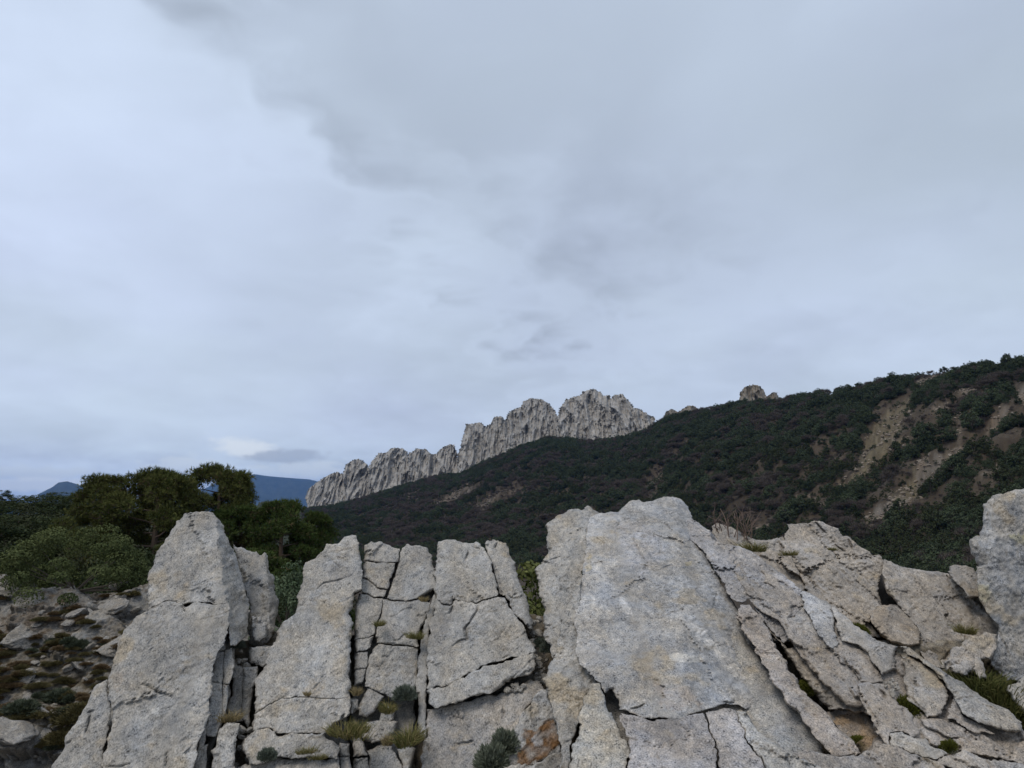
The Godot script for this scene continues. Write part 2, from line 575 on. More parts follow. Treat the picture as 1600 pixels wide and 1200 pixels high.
func sky_row(j: int) -> void:
	var el := (0.5 - (j + 0.5) / SH) * PI
	var ce := cos(el)
	var se := sin(el)
	var eld := rad_to_deg(el)
	for i in SW:
		var az := wrapf((i + 0.5) / SW * TAU, -PI, PI)
		var azd := rad_to_deg(az)
		var d := Vector3(sin(az) * ce, se, -cos(az) * ce)
		# cloud sheet seen from below: a plane overhead, flattened towards the horizon
		var k := 1.0 / (maxf(se, 0.0) + 0.22)
		var q := Vector3(d.x * k, 0.0, d.z * k)
		var wq := sk_c.get_noise_3d(q.x, 3.0, q.z)
		var big := sk_a.get_noise_3d(q.x + wq * 0.35, 1.0, q.z + wq * 0.3)
		var small := sk_b.get_noise_3d(q.x + wq * 0.25, q.z * 0.9, 5.0)
		var v := 0.615 + 0.06 * big + 0.06 * small + 0.02 * clampf(eld / 60.0, 0.0, 1.0)
		var s3 := sk_b.get_noise_3d(q.x * 2.6 + small * 0.5, q.z * 2.6, 15.0)
		var tintn := sk_a.get_noise_3d(q.x * 0.8 + 30.0, 9.0, q.z * 0.8)
		if absf(azd) < 75.0 and eld < 66.0:
			var wa := azd + 2.5 * wq + 4.0 * small + 2.0 * s3
			var we := eld + 4.0 * small - 1.5 * wq - 2.0 * s3
			v += 0.034 * s3
			v += 0.13 * blob(wa, we, 90, 170, 16, 22)
			# lower edge of the thick grey sheet, with torn rags
			var ex := clampf((wa + 31.0) / 54.0, 0.0, 1.0)
			var edge_el := lerpf(35.0, 11.5, smoothstep(-0.05, 0.66, ex)) + 6.0 * smoothstep(0.62, 1.0, ex)
			var over := (eld - edge_el) + 5.0 * small + 4.5 * s3 + 2.0 * wq - 2.0
			var thick := smoothstep(-4.5, 8.0, over) * exp(-maxf(over, 0.0) / 15.0) * smoothstep(-33.0, -22.0, azd + 4.0 * small) * (1.0 - 0.75 * smoothstep(4.0, 26.0, azd))
			v -= 0.18 * thick * (1.0 + 1.3 * small + 1.0 * s3)
			v += 0.025 * smoothstep(-6.5, -2.0, over) * (1.0 - smoothstep(-2.0, 1.5, over)) * smoothstep(-26.0, -16.0, azd) * (1.0 - smoothstep(5.0, 20.0, azd))
			v += 0.08 * blob(wa, we, 480, 70, 4, 4)
			v -= 0.09 * blob(wa, we, 350, 50, 3.0, 2.2, 20.0)
			v += 0.06 * blob(wa, we, 590, 180, 4, 2.5, 30.0)
			v += 0.05 * blob(wa, we, 640, 450, 5, 1.8, -25.0)
			v -= 0.045 * blob(wa, we, 1480, 120, 14, 9)
			v += 0.035 * blob(wa, we, 1130, 130, 4, 7)
			v += 0.03 * blob(wa, we, 1480, 470, 12, 6)
		var c := Color(v * 0.852, v * 0.992, v * 1.222)
		c = Color(c.r * (1.0 + 0.02 * tintn), c.g * (1.0 + 0.035 * tintn), c.b * (1.0 - 0.03 * tintn))
		# low banks of cloud over the horizon
		var hz := 1.0 + 0.10 * clampf(1.0 - eld / 9.0, 0.0, 1.0)
		c = Color(c.r * hz, c.g * hz, c.b * hz)
		if eld < 9.0:
			var s1 := sk_b.get_noise_3d(azd * 0.11, eld * 0.42, 20.0) + 0.5 * sk_b.get_noise_3d(azd * 0.33, eld * 1.1, 40.0)
			var s2 := sk_b.get_noise_3d(azd * 0.42, eld * 1.15, 60.0)
			var lowb := clampf(1.0 - absf(eld - 2.2) / 2.2, 0.0, 1.0)
			var f := clampf(s1 * 1.8, -1.0, 1.0) * lowb
			c = Color(c.r * (1.0 + 0.10 * f), c.g * (1.0 + 0.10 * f), c.b * (1.0 + 0.08 * f))
			if absf(azd) < 60.0:
				var e1 := 0.5 * s1 + 1.0 * s2
				var white := Color(0.80, 0.86, 0.92)
				var rim := smoothstep(0.30, 0.75, blob(azd, eld, 385, 702, 2.6, 0.75, 8.0) + 0.30 * e1)
				c = c.lerp(white, 0.85 * rim)
				var puff := blob(azd, eld, 285, 728, 3.0, 0.8) + blob(azd, eld, 20, 738, 5.0, 0.5) + blob(azd, eld, 480, 732, 3.6, 0.7)
				c = c.lerp(Color(0.68, 0.755, 0.85), 0.7 * smoothstep(0.35, 0.8, puff + 0.55 * e1))
				var lens := smoothstep(0.38, 0.72, blob(azd, eld, 447, 713, 3.6, 0.62, -3.0) + 0.28 * e1)
				c = c.lerp(Color(0.42, 0.485, 0.60), 0.85 * lens)
				var veil := smoothstep(0.3, 0.8, blob(azd, eld, 40, 758, 7.0, 0.50) + 0.25 * e1)
				c = c.lerp(Color(0.90, 0.95, 1.0), 0.85 * veil)
		if eld < 0.0:
			c = c.lerp(Color(0.16, 0.18, 0.20), clampf(-eld / 3.0, 0.0, 1.0))
		var o := (j * SW + i) * 3
		sky_px[o] = c.r
		sky_px[o + 1] = c.g
		sky_px[o + 2] = c.b

func build_sky() -> Sky:
	sk_a = noise(FastNoiseLite.TYPE_SIMPLEX_SMOOTH, 0.75, 4, 21)
	sk_b = noise(FastNoiseLite.TYPE_SIMPLEX_SMOOTH, 1.9, 5, 33)
	sk_c = noise(FastNoiseLite.TYPE_SIMPLEX_SMOOTH, 0.9, 3, 45)
	sky_px.resize(SW * SH * 3)
	sky_px.fill(0.17)
	var g := WorkerThreadPool.add_group_task(sky_row, SH / 2 + 24)
	WorkerThreadPool.wait_for_group_task_completion(g)
	var im := Image.create_from_data(SW, SH, false, Image.FORMAT_RGBF, sky_px.to_byte_array())
	var pm := PanoramaSkyMaterial.new()
	pm.panorama = ImageTexture.create_from_image(im)
	var sky := Sky.new()
	sky.sky_material = pm
	return sky

# ---------------------------------------------------------------- terrain
var t_az := PackedFloat32Array()
var t_cr := PackedFloat32Array()
var t_cy := PackedFloat32Array()
var t_fr := PackedFloat32Array()
var t_fy := PackedFloat32Array()
var bare: Array = []

func table() -> void:
	# column, crest row, crest distance, foot row, foot distance
	var rows := [
		[-500, 800, 110, 905, 34], [-100, 800, 100, 905, 34], [60, 798, 95, 905, 34], [160, 800, 105, 905, 36], [260, 806, 140, 905, 44], [350, 806, 300, 900, 80],
		[430, 781, 1100, 872, 420], [480, 790, 1080, 872, 460], [520, 786, 1060, 872, 460], [570, 772, 1040, 874, 450], [640, 750, 1000, 876, 440], [685, 738, 975, 878, 430],
		[720, 735, 950, 880, 420], [770, 711, 920, 880, 405], [812, 693, 890, 880, 390], [860, 677, 860, 882, 375], [910, 684, 830, 884, 360], [950, 682, 800, 885, 345],
		[1000, 672, 760, 886, 325], [1040, 655, 720, 887, 310], [1100, 642, 670, 888, 290], [1160, 632, 620, 890, 265], [1210, 630, 585, 890, 250], [1260, 620, 555, 892, 240],
		[1320, 611, 520, 895, 225], [1380, 598, 490, 897, 210], [1440, 587, 460, 900, 200], [1500, 577, 435, 902, 190], [1560, 572, 412, 905, 182], [1620, 565, 395, 905, 175],
		[1760, 560, 370, 905, 170], [2300, 600, 350, 905, 170]]
	for r in rows:
		var drop: float = 7.0 if r[0] > 470 and r[0] < 1030 else 0.0
		var d := ray(r[0], r[1] + drop)
		var hz := Vector2(d.x, d.z).length()
		var az := rad_to_deg(atan2(d.x, -d.z))
		t_az.append(az)
		t_cr.append(r[2])
		t_cy.append(float(r[2]) * d.y / hz)
		var d2 := ray(r[0], r[3])
		t_fr.append(r[4])
		t_fy.append(float(r[4]) * d2.y / Vector2(d2.x, d2.z).length())
	bare = [
		[672, 787, 690, 776, 712, 766, 735, 756, 747, 760, 735, 772, 715, 783, 690, 791],
		[733, 796, 752, 782, 780, 770, 806, 760, 820, 764, 800, 777, 775, 788, 755, 798],
		[630, 778, 642, 770, 652, 770, 640, 780],
		[1322, 762, 1336, 722, 1352, 680, 1380, 645, 1412, 622, 1428, 620, 1424, 645, 1408, 680, 1388, 712, 1362, 738, 1340, 756, 1330, 775],
		[1338, 826, 1352, 806, 1385, 775, 1418, 750, 1432, 716, 1452, 708, 1478, 706, 1508, 688, 1524, 690, 1500, 716, 1462, 752, 1430, 785, 1396, 806, 1362, 828],
		[1488, 660, 1500, 640, 1508, 668, 1504, 695, 1494, 692], [1524, 690, 1540, 660, 1560, 636, 1580, 624, 1584, 648, 1562, 672, 1540, 695],
		[1425, 596, 1460, 584, 1500, 574, 1512, 578, 1480, 592, 1440, 608, 1428, 612], [1003, 766, 1014, 752, 1028, 738, 1038, 736, 1030, 752, 1014, 768],
		[1236, 778, 1250, 768, 1280, 782, 1300, 792, 1290, 800, 1262, 792], [1176, 834, 1196, 812, 1216, 800, 1216, 812, 1196, 834, 1180, 842],
		[1584, 600, 1640, 590, 1640, 620, 1590, 640], [1300, 762, 1330, 738, 1345, 742, 1318, 772], [1396, 690, 1440, 660, 1452, 668, 1410, 702], [1530, 742, 1580, 712, 1600, 716, 1550, 752], [1452, 640, 1480, 622, 1490, 630, 1462, 652], [1480, 618, 1500, 606, 1530, 604, 1528, 614, 1496, 626]]
	for k in bare.size(): bare[k] = pts(bare[k])

func pick(az: float) -> Array:
	var n := t_az.size()
	if az <= t_az[0]: return [t_cr[0], t_cy[0], t_fr[0], t_fy[0]]
	if az >= t_az[n - 1]: return [t_cr[n - 1], t_cy[n - 1], t_fr[n - 1], t_fy[n - 1]]
	var k := t_az.bsearch(az)
	var t := (az - t_az[k - 1]) / (t_az[k] - t_az[k - 1])
	return [lerpf(t_cr[k - 1], t_cr[k], t), lerpf(t_cy[k - 1], t_cy[k], t), lerpf(t_fr[k - 1], t_fr[k], t), lerpf(t_fy[k - 1], t_fy[k], t)]

func height(az: float, r: float, tb: Array) -> float:
	var cr: float = tb[0]
	var cy: float = tb[1]
	var fr: float = tb[2]
	var fy: float = tb[3]
	var out := clampf((absf(az) - 48.0) / 30.0, 0.0, 1.0)
	cy = lerpf(cy, minf(cy, -6.0), out)
	var x := r * sin(deg_to_rad(az))
	var z := r * cos(deg_to_rad(az))
	var bump := n_lo.get_noise_2d(x * 0.018, z * 0.018) * clampf((r - 60.0) / 150.0, 0.0, 1.0)
	var y := 0.0
	if r < 3.0:
		y = -1.66
	elif r < 8.0:
		y = lerpf(-1.66, -4.0, smoothstep(3.0, 8.0, r))
	elif r < fr * 0.5:
		var dip := lerpf(-4.5, minf(fy - 8.0, -4.5), smoothstep(90.0, 300.0, fr))
		y = lerpf(-4.0, dip, smoothstep(8.0, fr * 0.5, r))
	elif r < fr:
		var dip2 := lerpf(-4.5, minf(fy - 8.0, -4.5), smoothstep(90.0, 300.0, fr))
		y = lerpf(dip2, fy, smoothstep(fr * 0.5, fr, r))
	elif r < cr:
		var t := (r - fr) / (cr - fr)
		y = lerpf(fy, cy, pow(t, 1.08)) + bump * 9.0 * sin(t * PI)
	else:
		y = maxf(cy - (r - cr) * 0.30, -160.0)
		if cy < -160.0: y = cy
	return y + n_lo.get_noise_2d(x * 0.3, z * 0.3) * 0.35 * clampf((r - 8.0) / 20.0, 0.0, 1.0)

func ground(az: float, r: float) -> Vector3:
	return Vector3(r * sin(deg_to_rad(az)), height(az, r, pick(az)), -r * cos(deg_to_rad(az)))

func bareness(p: Vector3) -> float:                # how far inside an open patch of scree, in pixels; negative outside
	var s := pix(p)
	var best := -99.0
	if s.x < 600.0: return best
	for q in bare:
		var d := edge_dist(s, q)
		if d > best: best = d
	return best

func terrain() -> void:
	var azs := PackedFloat32Array()
	var a := -180.0
	while a < 180.0:
		azs.append(a)
		a += 3.0 if absf(a) > 45.0 else (0.16 if a > -18.0 and a < 37.0 else 0.6)
	azs.append(180.0)
	var rs := PackedFloat32Array([0.0, 0.6, 1.2, 1.8, 2.4, 3.0])
	var r := 3.0
	while r < 16500.0:
		r *= 1.12 if r < 150.0 else (1.0125 if r < 1150.0 else 1.15)
		rs.append(r)
	var v := PackedVector3Array()
	var c := PackedColorArray()
	var ix := PackedInt32Array()
	var w := rs.size()
	for i in azs.size():
		var tb := pick(azs[i])
		var sx := sin(deg_to_rad(azs[i]))
		var cx := cos(deg_to_rad(azs[i]))
		for j in w:
			var p := Vector3(rs[j] * sx, height(azs[i], rs[j], tb), -rs[j] * cx)
			v.append(p)
			var g := n_col.get_noise_2d(p.x * 0.06, p.z * 0.06)
			var g2 := n_mid.get_noise_2d(p.x * 0.05, p.z * 0.05)
			var col := Color(0.115, 0.095, 0.072) * (0.9 + 0.35 * g + 0.25 * g2)
			if rs[j] > tb[2] and rs[j] < tb[0] * 1.02 and azs[i] > -12.0 and azs[i] < 37.0:
				var sp := pix(p)
				if sp.x > 1260.0 and sp.y > 615.0: col = Color(0.135, 0.11, 0.082) * (0.9 + 0.35 * g + 0.3 * g2)
				var bd := bareness(p) + g2 * 9.0 + n_fine.get_noise_2d(p.x * 0.02, p.z * 0.02) * 5.0
				var k := 0.85 * smoothstep(0.0, 6.0, bd - 3.0)
				var sand := Color(0.35, 0.28, 0.21).lerp(Color(0.30, 0.275, 0.245), clampf(0.5 + g * 1.6, 0.0, 1.0)) * (0.85 + 0.5 * g2)
				if sp.x > 1310.0 and sp.x < 1432.0 and sp.y < 780.0:
					sand = Color(0.25, 0.215, 0.145) * (0.9 + 0.6 * g2)
				col = col.lerp(sand, k)
			elif azs[i] < -12.0 and rs[j] > 25.0:
				col = Color(0.07, 0.085, 0.05) * (0.9 + 0.4 * g2)
			elif rs[j] < 4.0:
				col = Color(0.5, 0.49, 0.46)
			elif rs[j] > 1500.0:
				col = Color(0.16, 0.19, 0.12)
			c.append(col)
	for i in azs.size() - 1:
		for j in w - 1:
			var k := i * w + j
			ix.append_array(PackedInt32Array([k, k + 1, k + w + 1, k, k + w + 1, k + w]))
	var o := put(mesh_of(v, normals(v, ix), c, ix), "terrain", M.soil)
	tag(o, "wooded valley and hillside ground with pale sandy scree", "", "", "structure")

func mountain(prof: Array, dist: float, depth: float) -> void:
	var q := pts(prof)
	var v := PackedVector3Array()
	var c := PackedColorArray()
	var ix := PackedInt32Array()
	var nc := 90
	var nr := 28
	for i in nc + 1:
		var px := lerpf(q[0].x, q[q.size() - 1].x, float(i) / nc)
		var py := q[0].y
		for k in q.size() - 1:
			if px >= q[k].x and px <= q[k + 1].x:
				py = lerpf(q[k].y, q[k + 1].y, (px - q[k].x) / (q[k + 1].x - q[k].x))
		var d := ray(px, py)
		var hz := Vector2(d.x, d.z).length()
		var dir := Vector3(d.x / hz, 0, d.z / hz)
		var top := dist * d.y / hz
		for j in nr + 1:
			var t := float(j) / nr * 2.0 - 1.0          # -1 in front, 0 on the crest, 1 behind
			var p := dir * (dist + depth * t)
			var n := n_ridge.get_noise_2d(p.x * 0.0011, p.z * 0.0011) * 60.0 * (absf(t))
			p.y = lerpf(top, -170.0, pow(absf(t), 1.1)) + n * (1.0 - absf(t))
			v.append(p)
			var g := n_mid.get_noise_2d(p.x * 0.0009, p.z * 0.0009)
			c.append(Color(0.085, 0.10, 0.075) * (1.0 + 0.4 * g))
	for i in nc:
		for j in nr:
			var k := i * (nr + 1) + j
			ix.append_array(PackedInt32Array([k, k + nr + 2, k + 1, k, k + nr + 1, k + nr + 2]))
	var o := put(mesh_of(v, normals(v, ix), c, ix), "mountain", M.far)
	tag(o, "", "", "", "structure")

# ---------------------------------------------------------------- plants
class Soup:
	var v := PackedVector3Array()
	var n := PackedVector3Array()
	var c := PackedColorArray()
	func tri(a: Vector3, b: Vector3, d: Vector3, col: Color) -> void:
		var f := (d - a).cross(b - a).normalized()
		v.append(a); v.append(b); v.append(d)
		n.append(f); n.append(f); n.append(f)
		c.append(col); c.append(col); c.append(col)
	func quad(a: Vector3, b: Vector3, d: Vector3, e: Vector3, col: Color) -> void:
		tri(a, b, d, col)
		tri(a, d, e, col)
	func tube(a: Vector3, b: Vector3, ra: float, rb: float, col: Color, sides := 6) -> void:
		var ax := (b - a).normalized()
		var s := ax.cross(Vector3.UP if absf(ax.y) < 0.9 else Vector3.RIGHT).normalized()
		var t := ax.cross(s)
		for k in sides:
			var a0 := TAU * k / sides
			var a1 := TAU * (k + 1) / sides
			var d0 := s * cos(a0) + t * sin(a0)
			var d1 := s * cos(a1) + t * sin(a1)
			quad(a + d0 * ra, a + d1 * ra, b + d1 * rb, b + d0 * rb, col)

func soup_mesh(s: Soup) -> ArrayMesh:
	return mesh_of(s.v, s.n, s.c, PackedInt32Array())

func rnd_dir(g: RandomNumberGenerator) -> Vector3:
	var z := g.randf_range(-1, 1)
	var a := g.randf() * TAU
	var r := sqrt(1.0 - z * z)
	return Vector3(r * cos(a), z, r * sin(a))

func limb(s: Soup, g: RandomNumberGenerator, a: Vector3, dir: Vector3, length: float, r0: float, r1: float, col: Color, bend := 0.25, up := 0.0) -> Vector3:
	var p := a
	var d := dir.normalized()
	var seg := 4
	for k in seg:
		var q := p + d * (length / seg)
		s.tube(p, q, lerpf(r0, r1, float(k) / seg), lerpf(r0, r1, float(k + 1) / seg), col * (0.85 + 0.3 * g.randf()))
		p = q
		d = (d + rnd_dir(g) * bend + Vector3.UP * up).normalized()
	return p

# a pine: leaning trunk, limbs, and needle tufts standing at the twig ends of flat, uneven clumps
func pine_meshes(sd: int, ht: float, wide: float, tufts: int, ca: Color, cb: Color, low := 0.28) -> Array:
	var g := RandomNumberGenerator.new()
	g.seed = sd
	var wood := Soup.new()
	var leaf := Soup.new()
	var bark := Color(0.11, 0.085, 0.065)
	var lean := Vector3(g.randf_range(-0.12, 0.12), 1, g.randf_range(-0.12, 0.12)).normalized()
	var top := Vector3.ZERO
	var spine: Array = [Vector3.ZERO]
	var p := Vector3(0, -0.3, 0)
	for k in 7:
		var q := p + (lean + rnd_dir(g) * 0.10).normalized() * (ht * 0.93 / 7.0)
		wood.tube(p, q, lerpf(0.03 * ht, 0.006 * ht, k / 7.0), lerpf(0.03 * ht, 0.006 * ht, (k + 1) / 7.0), bark, 8)
		p = q
		spine.append(q)
	top = p
	var clumps: Array = []
	var nl := 34
	for k in nl:
		var t := low + (1.0 - low) * pow((k + 0.5) / nl, 0.9)
		var f := clampf(t, 0.0, 0.999) * 7.0
		var a: Vector3 = (spine[int(f)] as Vector3).lerp(spine[mini(int(f) + 1, 7)], f - int(f))
		var az := k * 2.399 + g.randf_range(-0.5, 0.5)
		var reach := wide * (1.08 - 0.82 * pow(clampf((t - low) / (1.0 - low), 0.0, 1.0), 1.7)) * g.randf_range(0.55, 1.05)
		if t < low + 0.12: reach *= 0.8
		var dir := Vector3(cos(az), g.randf_range(-0.05, 0.40), sin(az))
		var tip := limb(wood, g, a, dir, reach, 0.012 * ht * (1.2 - t), 0.006, bark, 0.22, 0.02)
		clumps.append([tip, wide * g.randf_range(0.15, 0.27)])
		var mid := a.lerp(tip, 0.6)
		for m in 3:
			var tp := limb(wood, g, mid, dir.rotated(Vector3.UP, g.randf_range(-1.2, 1.2)) + Vector3.UP * g.randf_range(-0.1, 0.5), reach * 0.45, 0.012, 0.004, bark, 0.25, 0.05)
			clumps.append([tp, wide * g.randf_range(0.10, 0.19)])
	clumps.append([top, wide * 0.17])
	for k in tufts:
		var cl: Array = clumps[g.randi() % clumps.size()]
		var dir := rnd_dir(g)
		var rr := pow(g.randf(), 0.45)
		var off := dir * rr * float(cl[1])
		off.y *= 0.55
		var o: Vector3 = cl[0] + off
		var out := (dir * 0.9 + Vector3(0, 0.30, 0) + rnd_dir(g) * 0.6).normalized()
		var col := ca.lerp(cb, clampf(g.randf() * 0.7 + hash2(int(float(cl[1]) * 9999.0), 3, sd) * 0.4, 0.0, 1.0)) * g.randf_range(0.75, 1.2)
		if k % 29 == 0: col = Color(0.11, 0.085, 0.045)
		var ln := g.randf_range(0.10, 0.19)
		for m in 7:
			var nd := (out + rnd_dir(g) * 0.75).normalized()
			var side := nd.cross(rnd_dir(g)).normalized() * 0.011
			leaf.tri(o - side, o + side, o + nd * ln, col)
		if k % 3 == 0:
			wood.tube(o - out * 0.16, o, 0.006, 0.004, bark, 3)
	return [soup_mesh(wood), soup_mesh(leaf)]

# a leafy bush or oak: trunk and limbs, leaves on the shells of many small lobes
func leafy_meshes(sd: int, ht: float, wide: float, leaves: int, size: float, ca: Color, cb: Color, lobes: int, flat := 0.8, trunk := 0.3, lump := 1.0, shell := 0.22, lo_r := 0.55) -> Array:
	var g := RandomNumberGenerator.new()
	g.seed = sd
	var wood := Soup.new()
	var leaf := Soup.new()
	var bark := Color(0.10, 0.085, 0.07)
	var foot := Vector3(0, -0.15 * ht, 0)
	var fork := Vector3(0, ht * trunk, 0)
	wood.tube(foot, fork, 0.035 * ht, 0.022 * ht, bark, 7)
	var cl: Array = []
	for k in lobes:
		var d := rnd_dir(g)
		d.y = absf(d.y) * 1.1 - 0.25
		d = d.normalized()
		var e := Vector3(d.x * wide, d.y * ht * (1.0 - trunk) * flat, d.z * wide) * g.randf_range(lo_r, 0.86)
		var o := fork + Vector3(0, ht * 0.10, 0) + e
		var r := wide * g.randf_range(0.20, 0.36) * lump
		cl.append([o, r, g.randf()])
		if k < 14: wood.tube(fork, o, 0.014 * ht, 0.003 * ht, bark, 5)
	for k in leaves:
		var l: Array = cl[g.randi() % cl.size()]
		var dir := rnd_dir(g)
		if dir.y < -0.3 and g.randf() < 0.6: dir.y = -dir.y
		var o: Vector3 = l[0] + dir * Vector3(1, 0.8, 1) * float(l[1]) * pow(g.randf(), shell)
		var nd := (dir + rnd_dir(g) * 0.7).normalized()
		var s1 := nd.cross(rnd_dir(g)).normalized()
		var s2 := nd.cross(s1)
		var sz := size * g.randf_range(0.6, 1.3)
		var col := ca.lerp(cb, clampf(g.randf() * 0.45 + float(l[2]) * 0.6, 0.0, 1.0)) * g.randf_range(0.75, 1.2)
		leaf.quad(o - s1 * sz, o - s2 * sz * 0.55, o + s1 * sz, o + s2 * sz * 0.55, col)
	return [soup_mesh(wood), soup_mesh(leaf)]

# a small leafless tree: forking twigs
func bare_meshes(sd: int, ht: float, wide: float, twigs: int, width: float) -> Array:
	var g := RandomNumberGenerator.new()
	g.seed = sd
	var wood := Soup.new()
	var crown := Soup.new()
	var bark := Color(0.10, 0.085, 0.08)
	wood.tube(Vector3(0, -0.6, 0), Vector3(0, ht * 0.3, 0), 0.10, 0.07, bark, 6)
	var ends: Array = []
	for k in 9:
		var a := k * 2.4 + g.randf()
		ends.append(limb(wood, g, Vector3(0, ht * g.randf_range(0.15, 0.32), 0), Vector3(cos(a) * 0.8, g.randf_range(0.6, 1.5), sin(a) * 0.8), ht * 0.45, 0.05, 0.02, bark, 0.2))
	for k in twigs:
		var e: Vector3 = ends[g.randi() % ends.size()]
		var d := rnd_dir(g)
		d.y = absf(d.y) * 0.9 - 0.15
		var o := e + d * wide * 0.45 * g.randf()
		var t := (d + Vector3(0, 0.5, 0) + rnd_dir(g) * 0.6).normalized()
		var side := t.cross(rnd_dir(g)).normalized() * width
		var col := Color(0.115, 0.092, 0.085).lerp(Color(0.085, 0.075, 0.06), g.randf()) * g.randf_range(0.75, 1.25)
		crown.tri(o - side, o + side, o + t * wide * g.randf_range(0.16, 0.34), col)
	return [soup_mesh(wood), soup_mesh(crown)]

func tree(called: String, parts: Array, mats: Array, where: Vector3, turn: float, size: Vector3, label: String, category: String, group := "", names := ["trunk", "crown"]) -> Node3D:
	var o := thing(called, label, category, where, group)
	o.rotation.y = turn
	o.scale = size
	put(parts[0], names[0], M[mats[0]], o)
	put(parts[1], names[1], M[mats[1]], o)
	return o

func tuft_mesh(sd: int, blades: int, ht: float, spread: float, ca: Color, cb: Color, width := 0.0024) -> ArrayMesh:
	var g := RandomNumberGenerator.new()
	g.seed = sd
	var s := Soup.new()
	for k in blades:
		var a := g.randf() * TAU
		var o := Vector3(cos(a) * 1.3, 0, sin(a) * 0.7) * spread * 0.5 * sqrt(g.randf())
		if k % 4 == 0: o += Vector3(spread * 0.35, 0, 0.02)
		var d := (Vector3(0, 1, 0) + Vector3(cos(a), 0, sin(a)) * g.randf_range(0.1, 1.1) + rnd_dir(g) * 0.25).normalized()
		var ln := ht * lerpf(0.25, 1.15, pow(g.randf(), 1.6))
		var side := d.cross(rnd_dir(g)).normalized() * width
		var m := o + d * ln * 0.55
		var tip := m + (d + Vector3(cos(a), -0.75, sin(a)) * g.randf_range(0.1, 0.9)).normalized() * ln * 0.45
		var col := ca.lerp(cb, g.randf()) * g.randf_range(0.75, 1.2)
		s.quad(o - side, o + side, m + side * 0.8, m - side * 0.8, col)
		s.tri(m - side * 0.8, m + side * 0.8, tip, col)
	return soup_mesh(s)

func cushion_mesh(sd: int, r: float, ht: float, leaves: int, size: float, ca: Color, cb: Color) -> ArrayMesh:
	var g := RandomNumberGenerator.new()
	g.seed = sd
	var s := Soup.new()
	for k in leaves:
		var d := rnd_dir(g)
		d.y = absf(d.y)
		var rr := pow(g.randf(), 0.35)
		var lump := 0.8 + 0.35 * n_lo.get_noise_3d(d.x * 1.2 + sd, d.y * 1.2, d.z * 1.2)
		var o := Vector3(d.x * r, d.y * ht, d.z * r) * rr * lump
		var t := (d + Vector3(0, 0.4, 0) + rnd_dir(g) * 0.6).normalized()
		var side := t.cross(rnd_dir(g)).normalized() * size * 0.16
		var col := ca.lerp(cb, g.randf()) * g.randf_range(0.75, 1.2)
		s.tri(o - side, o + side, o + t * size, col)
		if k % 6 == 0: s.tri(o * 0.2 - side * 0.5, o * 0.2 + side * 0.5, o, Color(0.10, 0.085, 0.06))
	return soup_mesh(s)

func stone_mesh(sd: int, sub: int, cuts: int, tint: Color) -> ArrayMesh:
	var g := RandomNumberGenerator.new()
	g.seed = sd
	var planes: Array = []
	for k in cuts: planes.append([rnd_dir(g), g.randf_range(0.55, 0.85)])
	var v := PackedVector3Array()
	var c := PackedColorArray()
	var ix := PackedInt32Array()
	var sq := Vector3(g.randf_range(0.85, 1.25), g.randf_range(0.55, 0.8), g.randf_range(0.8, 1.1))
	for f in 6:
		var ax := Vector3.ZERO
		ax[f / 2] = 1.0 if f % 2 == 0 else -1.0
		var uu := Vector3(ax.y, ax.z, ax.x)
		var vv := ax.cross(uu)
		var b := v.size()
		for j in sub + 1:
			for i in sub + 1:
				var d := (ax + uu * (2.0 * i / sub - 1.0) + vv * (2.0 * j / sub - 1.0)).normalized()
				var r := 1.0
				for pl in planes:
					var q: float = d.dot(pl[0])
					if q > 0.05: r = minf(r, float(pl[1]) / q)
				r *= 1.0 + 0.10 * n_lo.get_noise_3d(d.x * 0.5 + sd, d.y * 0.5, d.z * 0.5) + 0.12 * n_mid.get_noise_3d(d.x * 0.28 + sd, d.y * 0.28, d.z * 0.28) + 0.05 * n_fine.get_noise_3d(d.x * 0.2 + sd, d.y * 0.2, d.z * 0.2)
				v.append(d * r * sq)
				c.append(tint * (1.0 + 0.25 * n_col.get_noise_3d(d.x + sd * 3, d.y, d.z)))
		for j in sub:
			for i in sub:
				var k := b + j * (sub + 1) + i
				ix.append_array(PackedInt32Array([k, k + sub + 2, k + 1, k, k + sub + 1, k + sub + 2]))
	# weld the seams between the six faces so that shading runs on
	var seen := {}
	var remap := PackedInt32Array()
	for k in v.size():
		var key := (v[k] * 2000.0).round()
		if not seen.has(key): seen[key] = k
		remap.append(seen[key])
	for k in ix.size(): ix[k] = remap[ix[k]]
	var n := normals(v, ix)
	return mesh_of(v, n, c, ix)

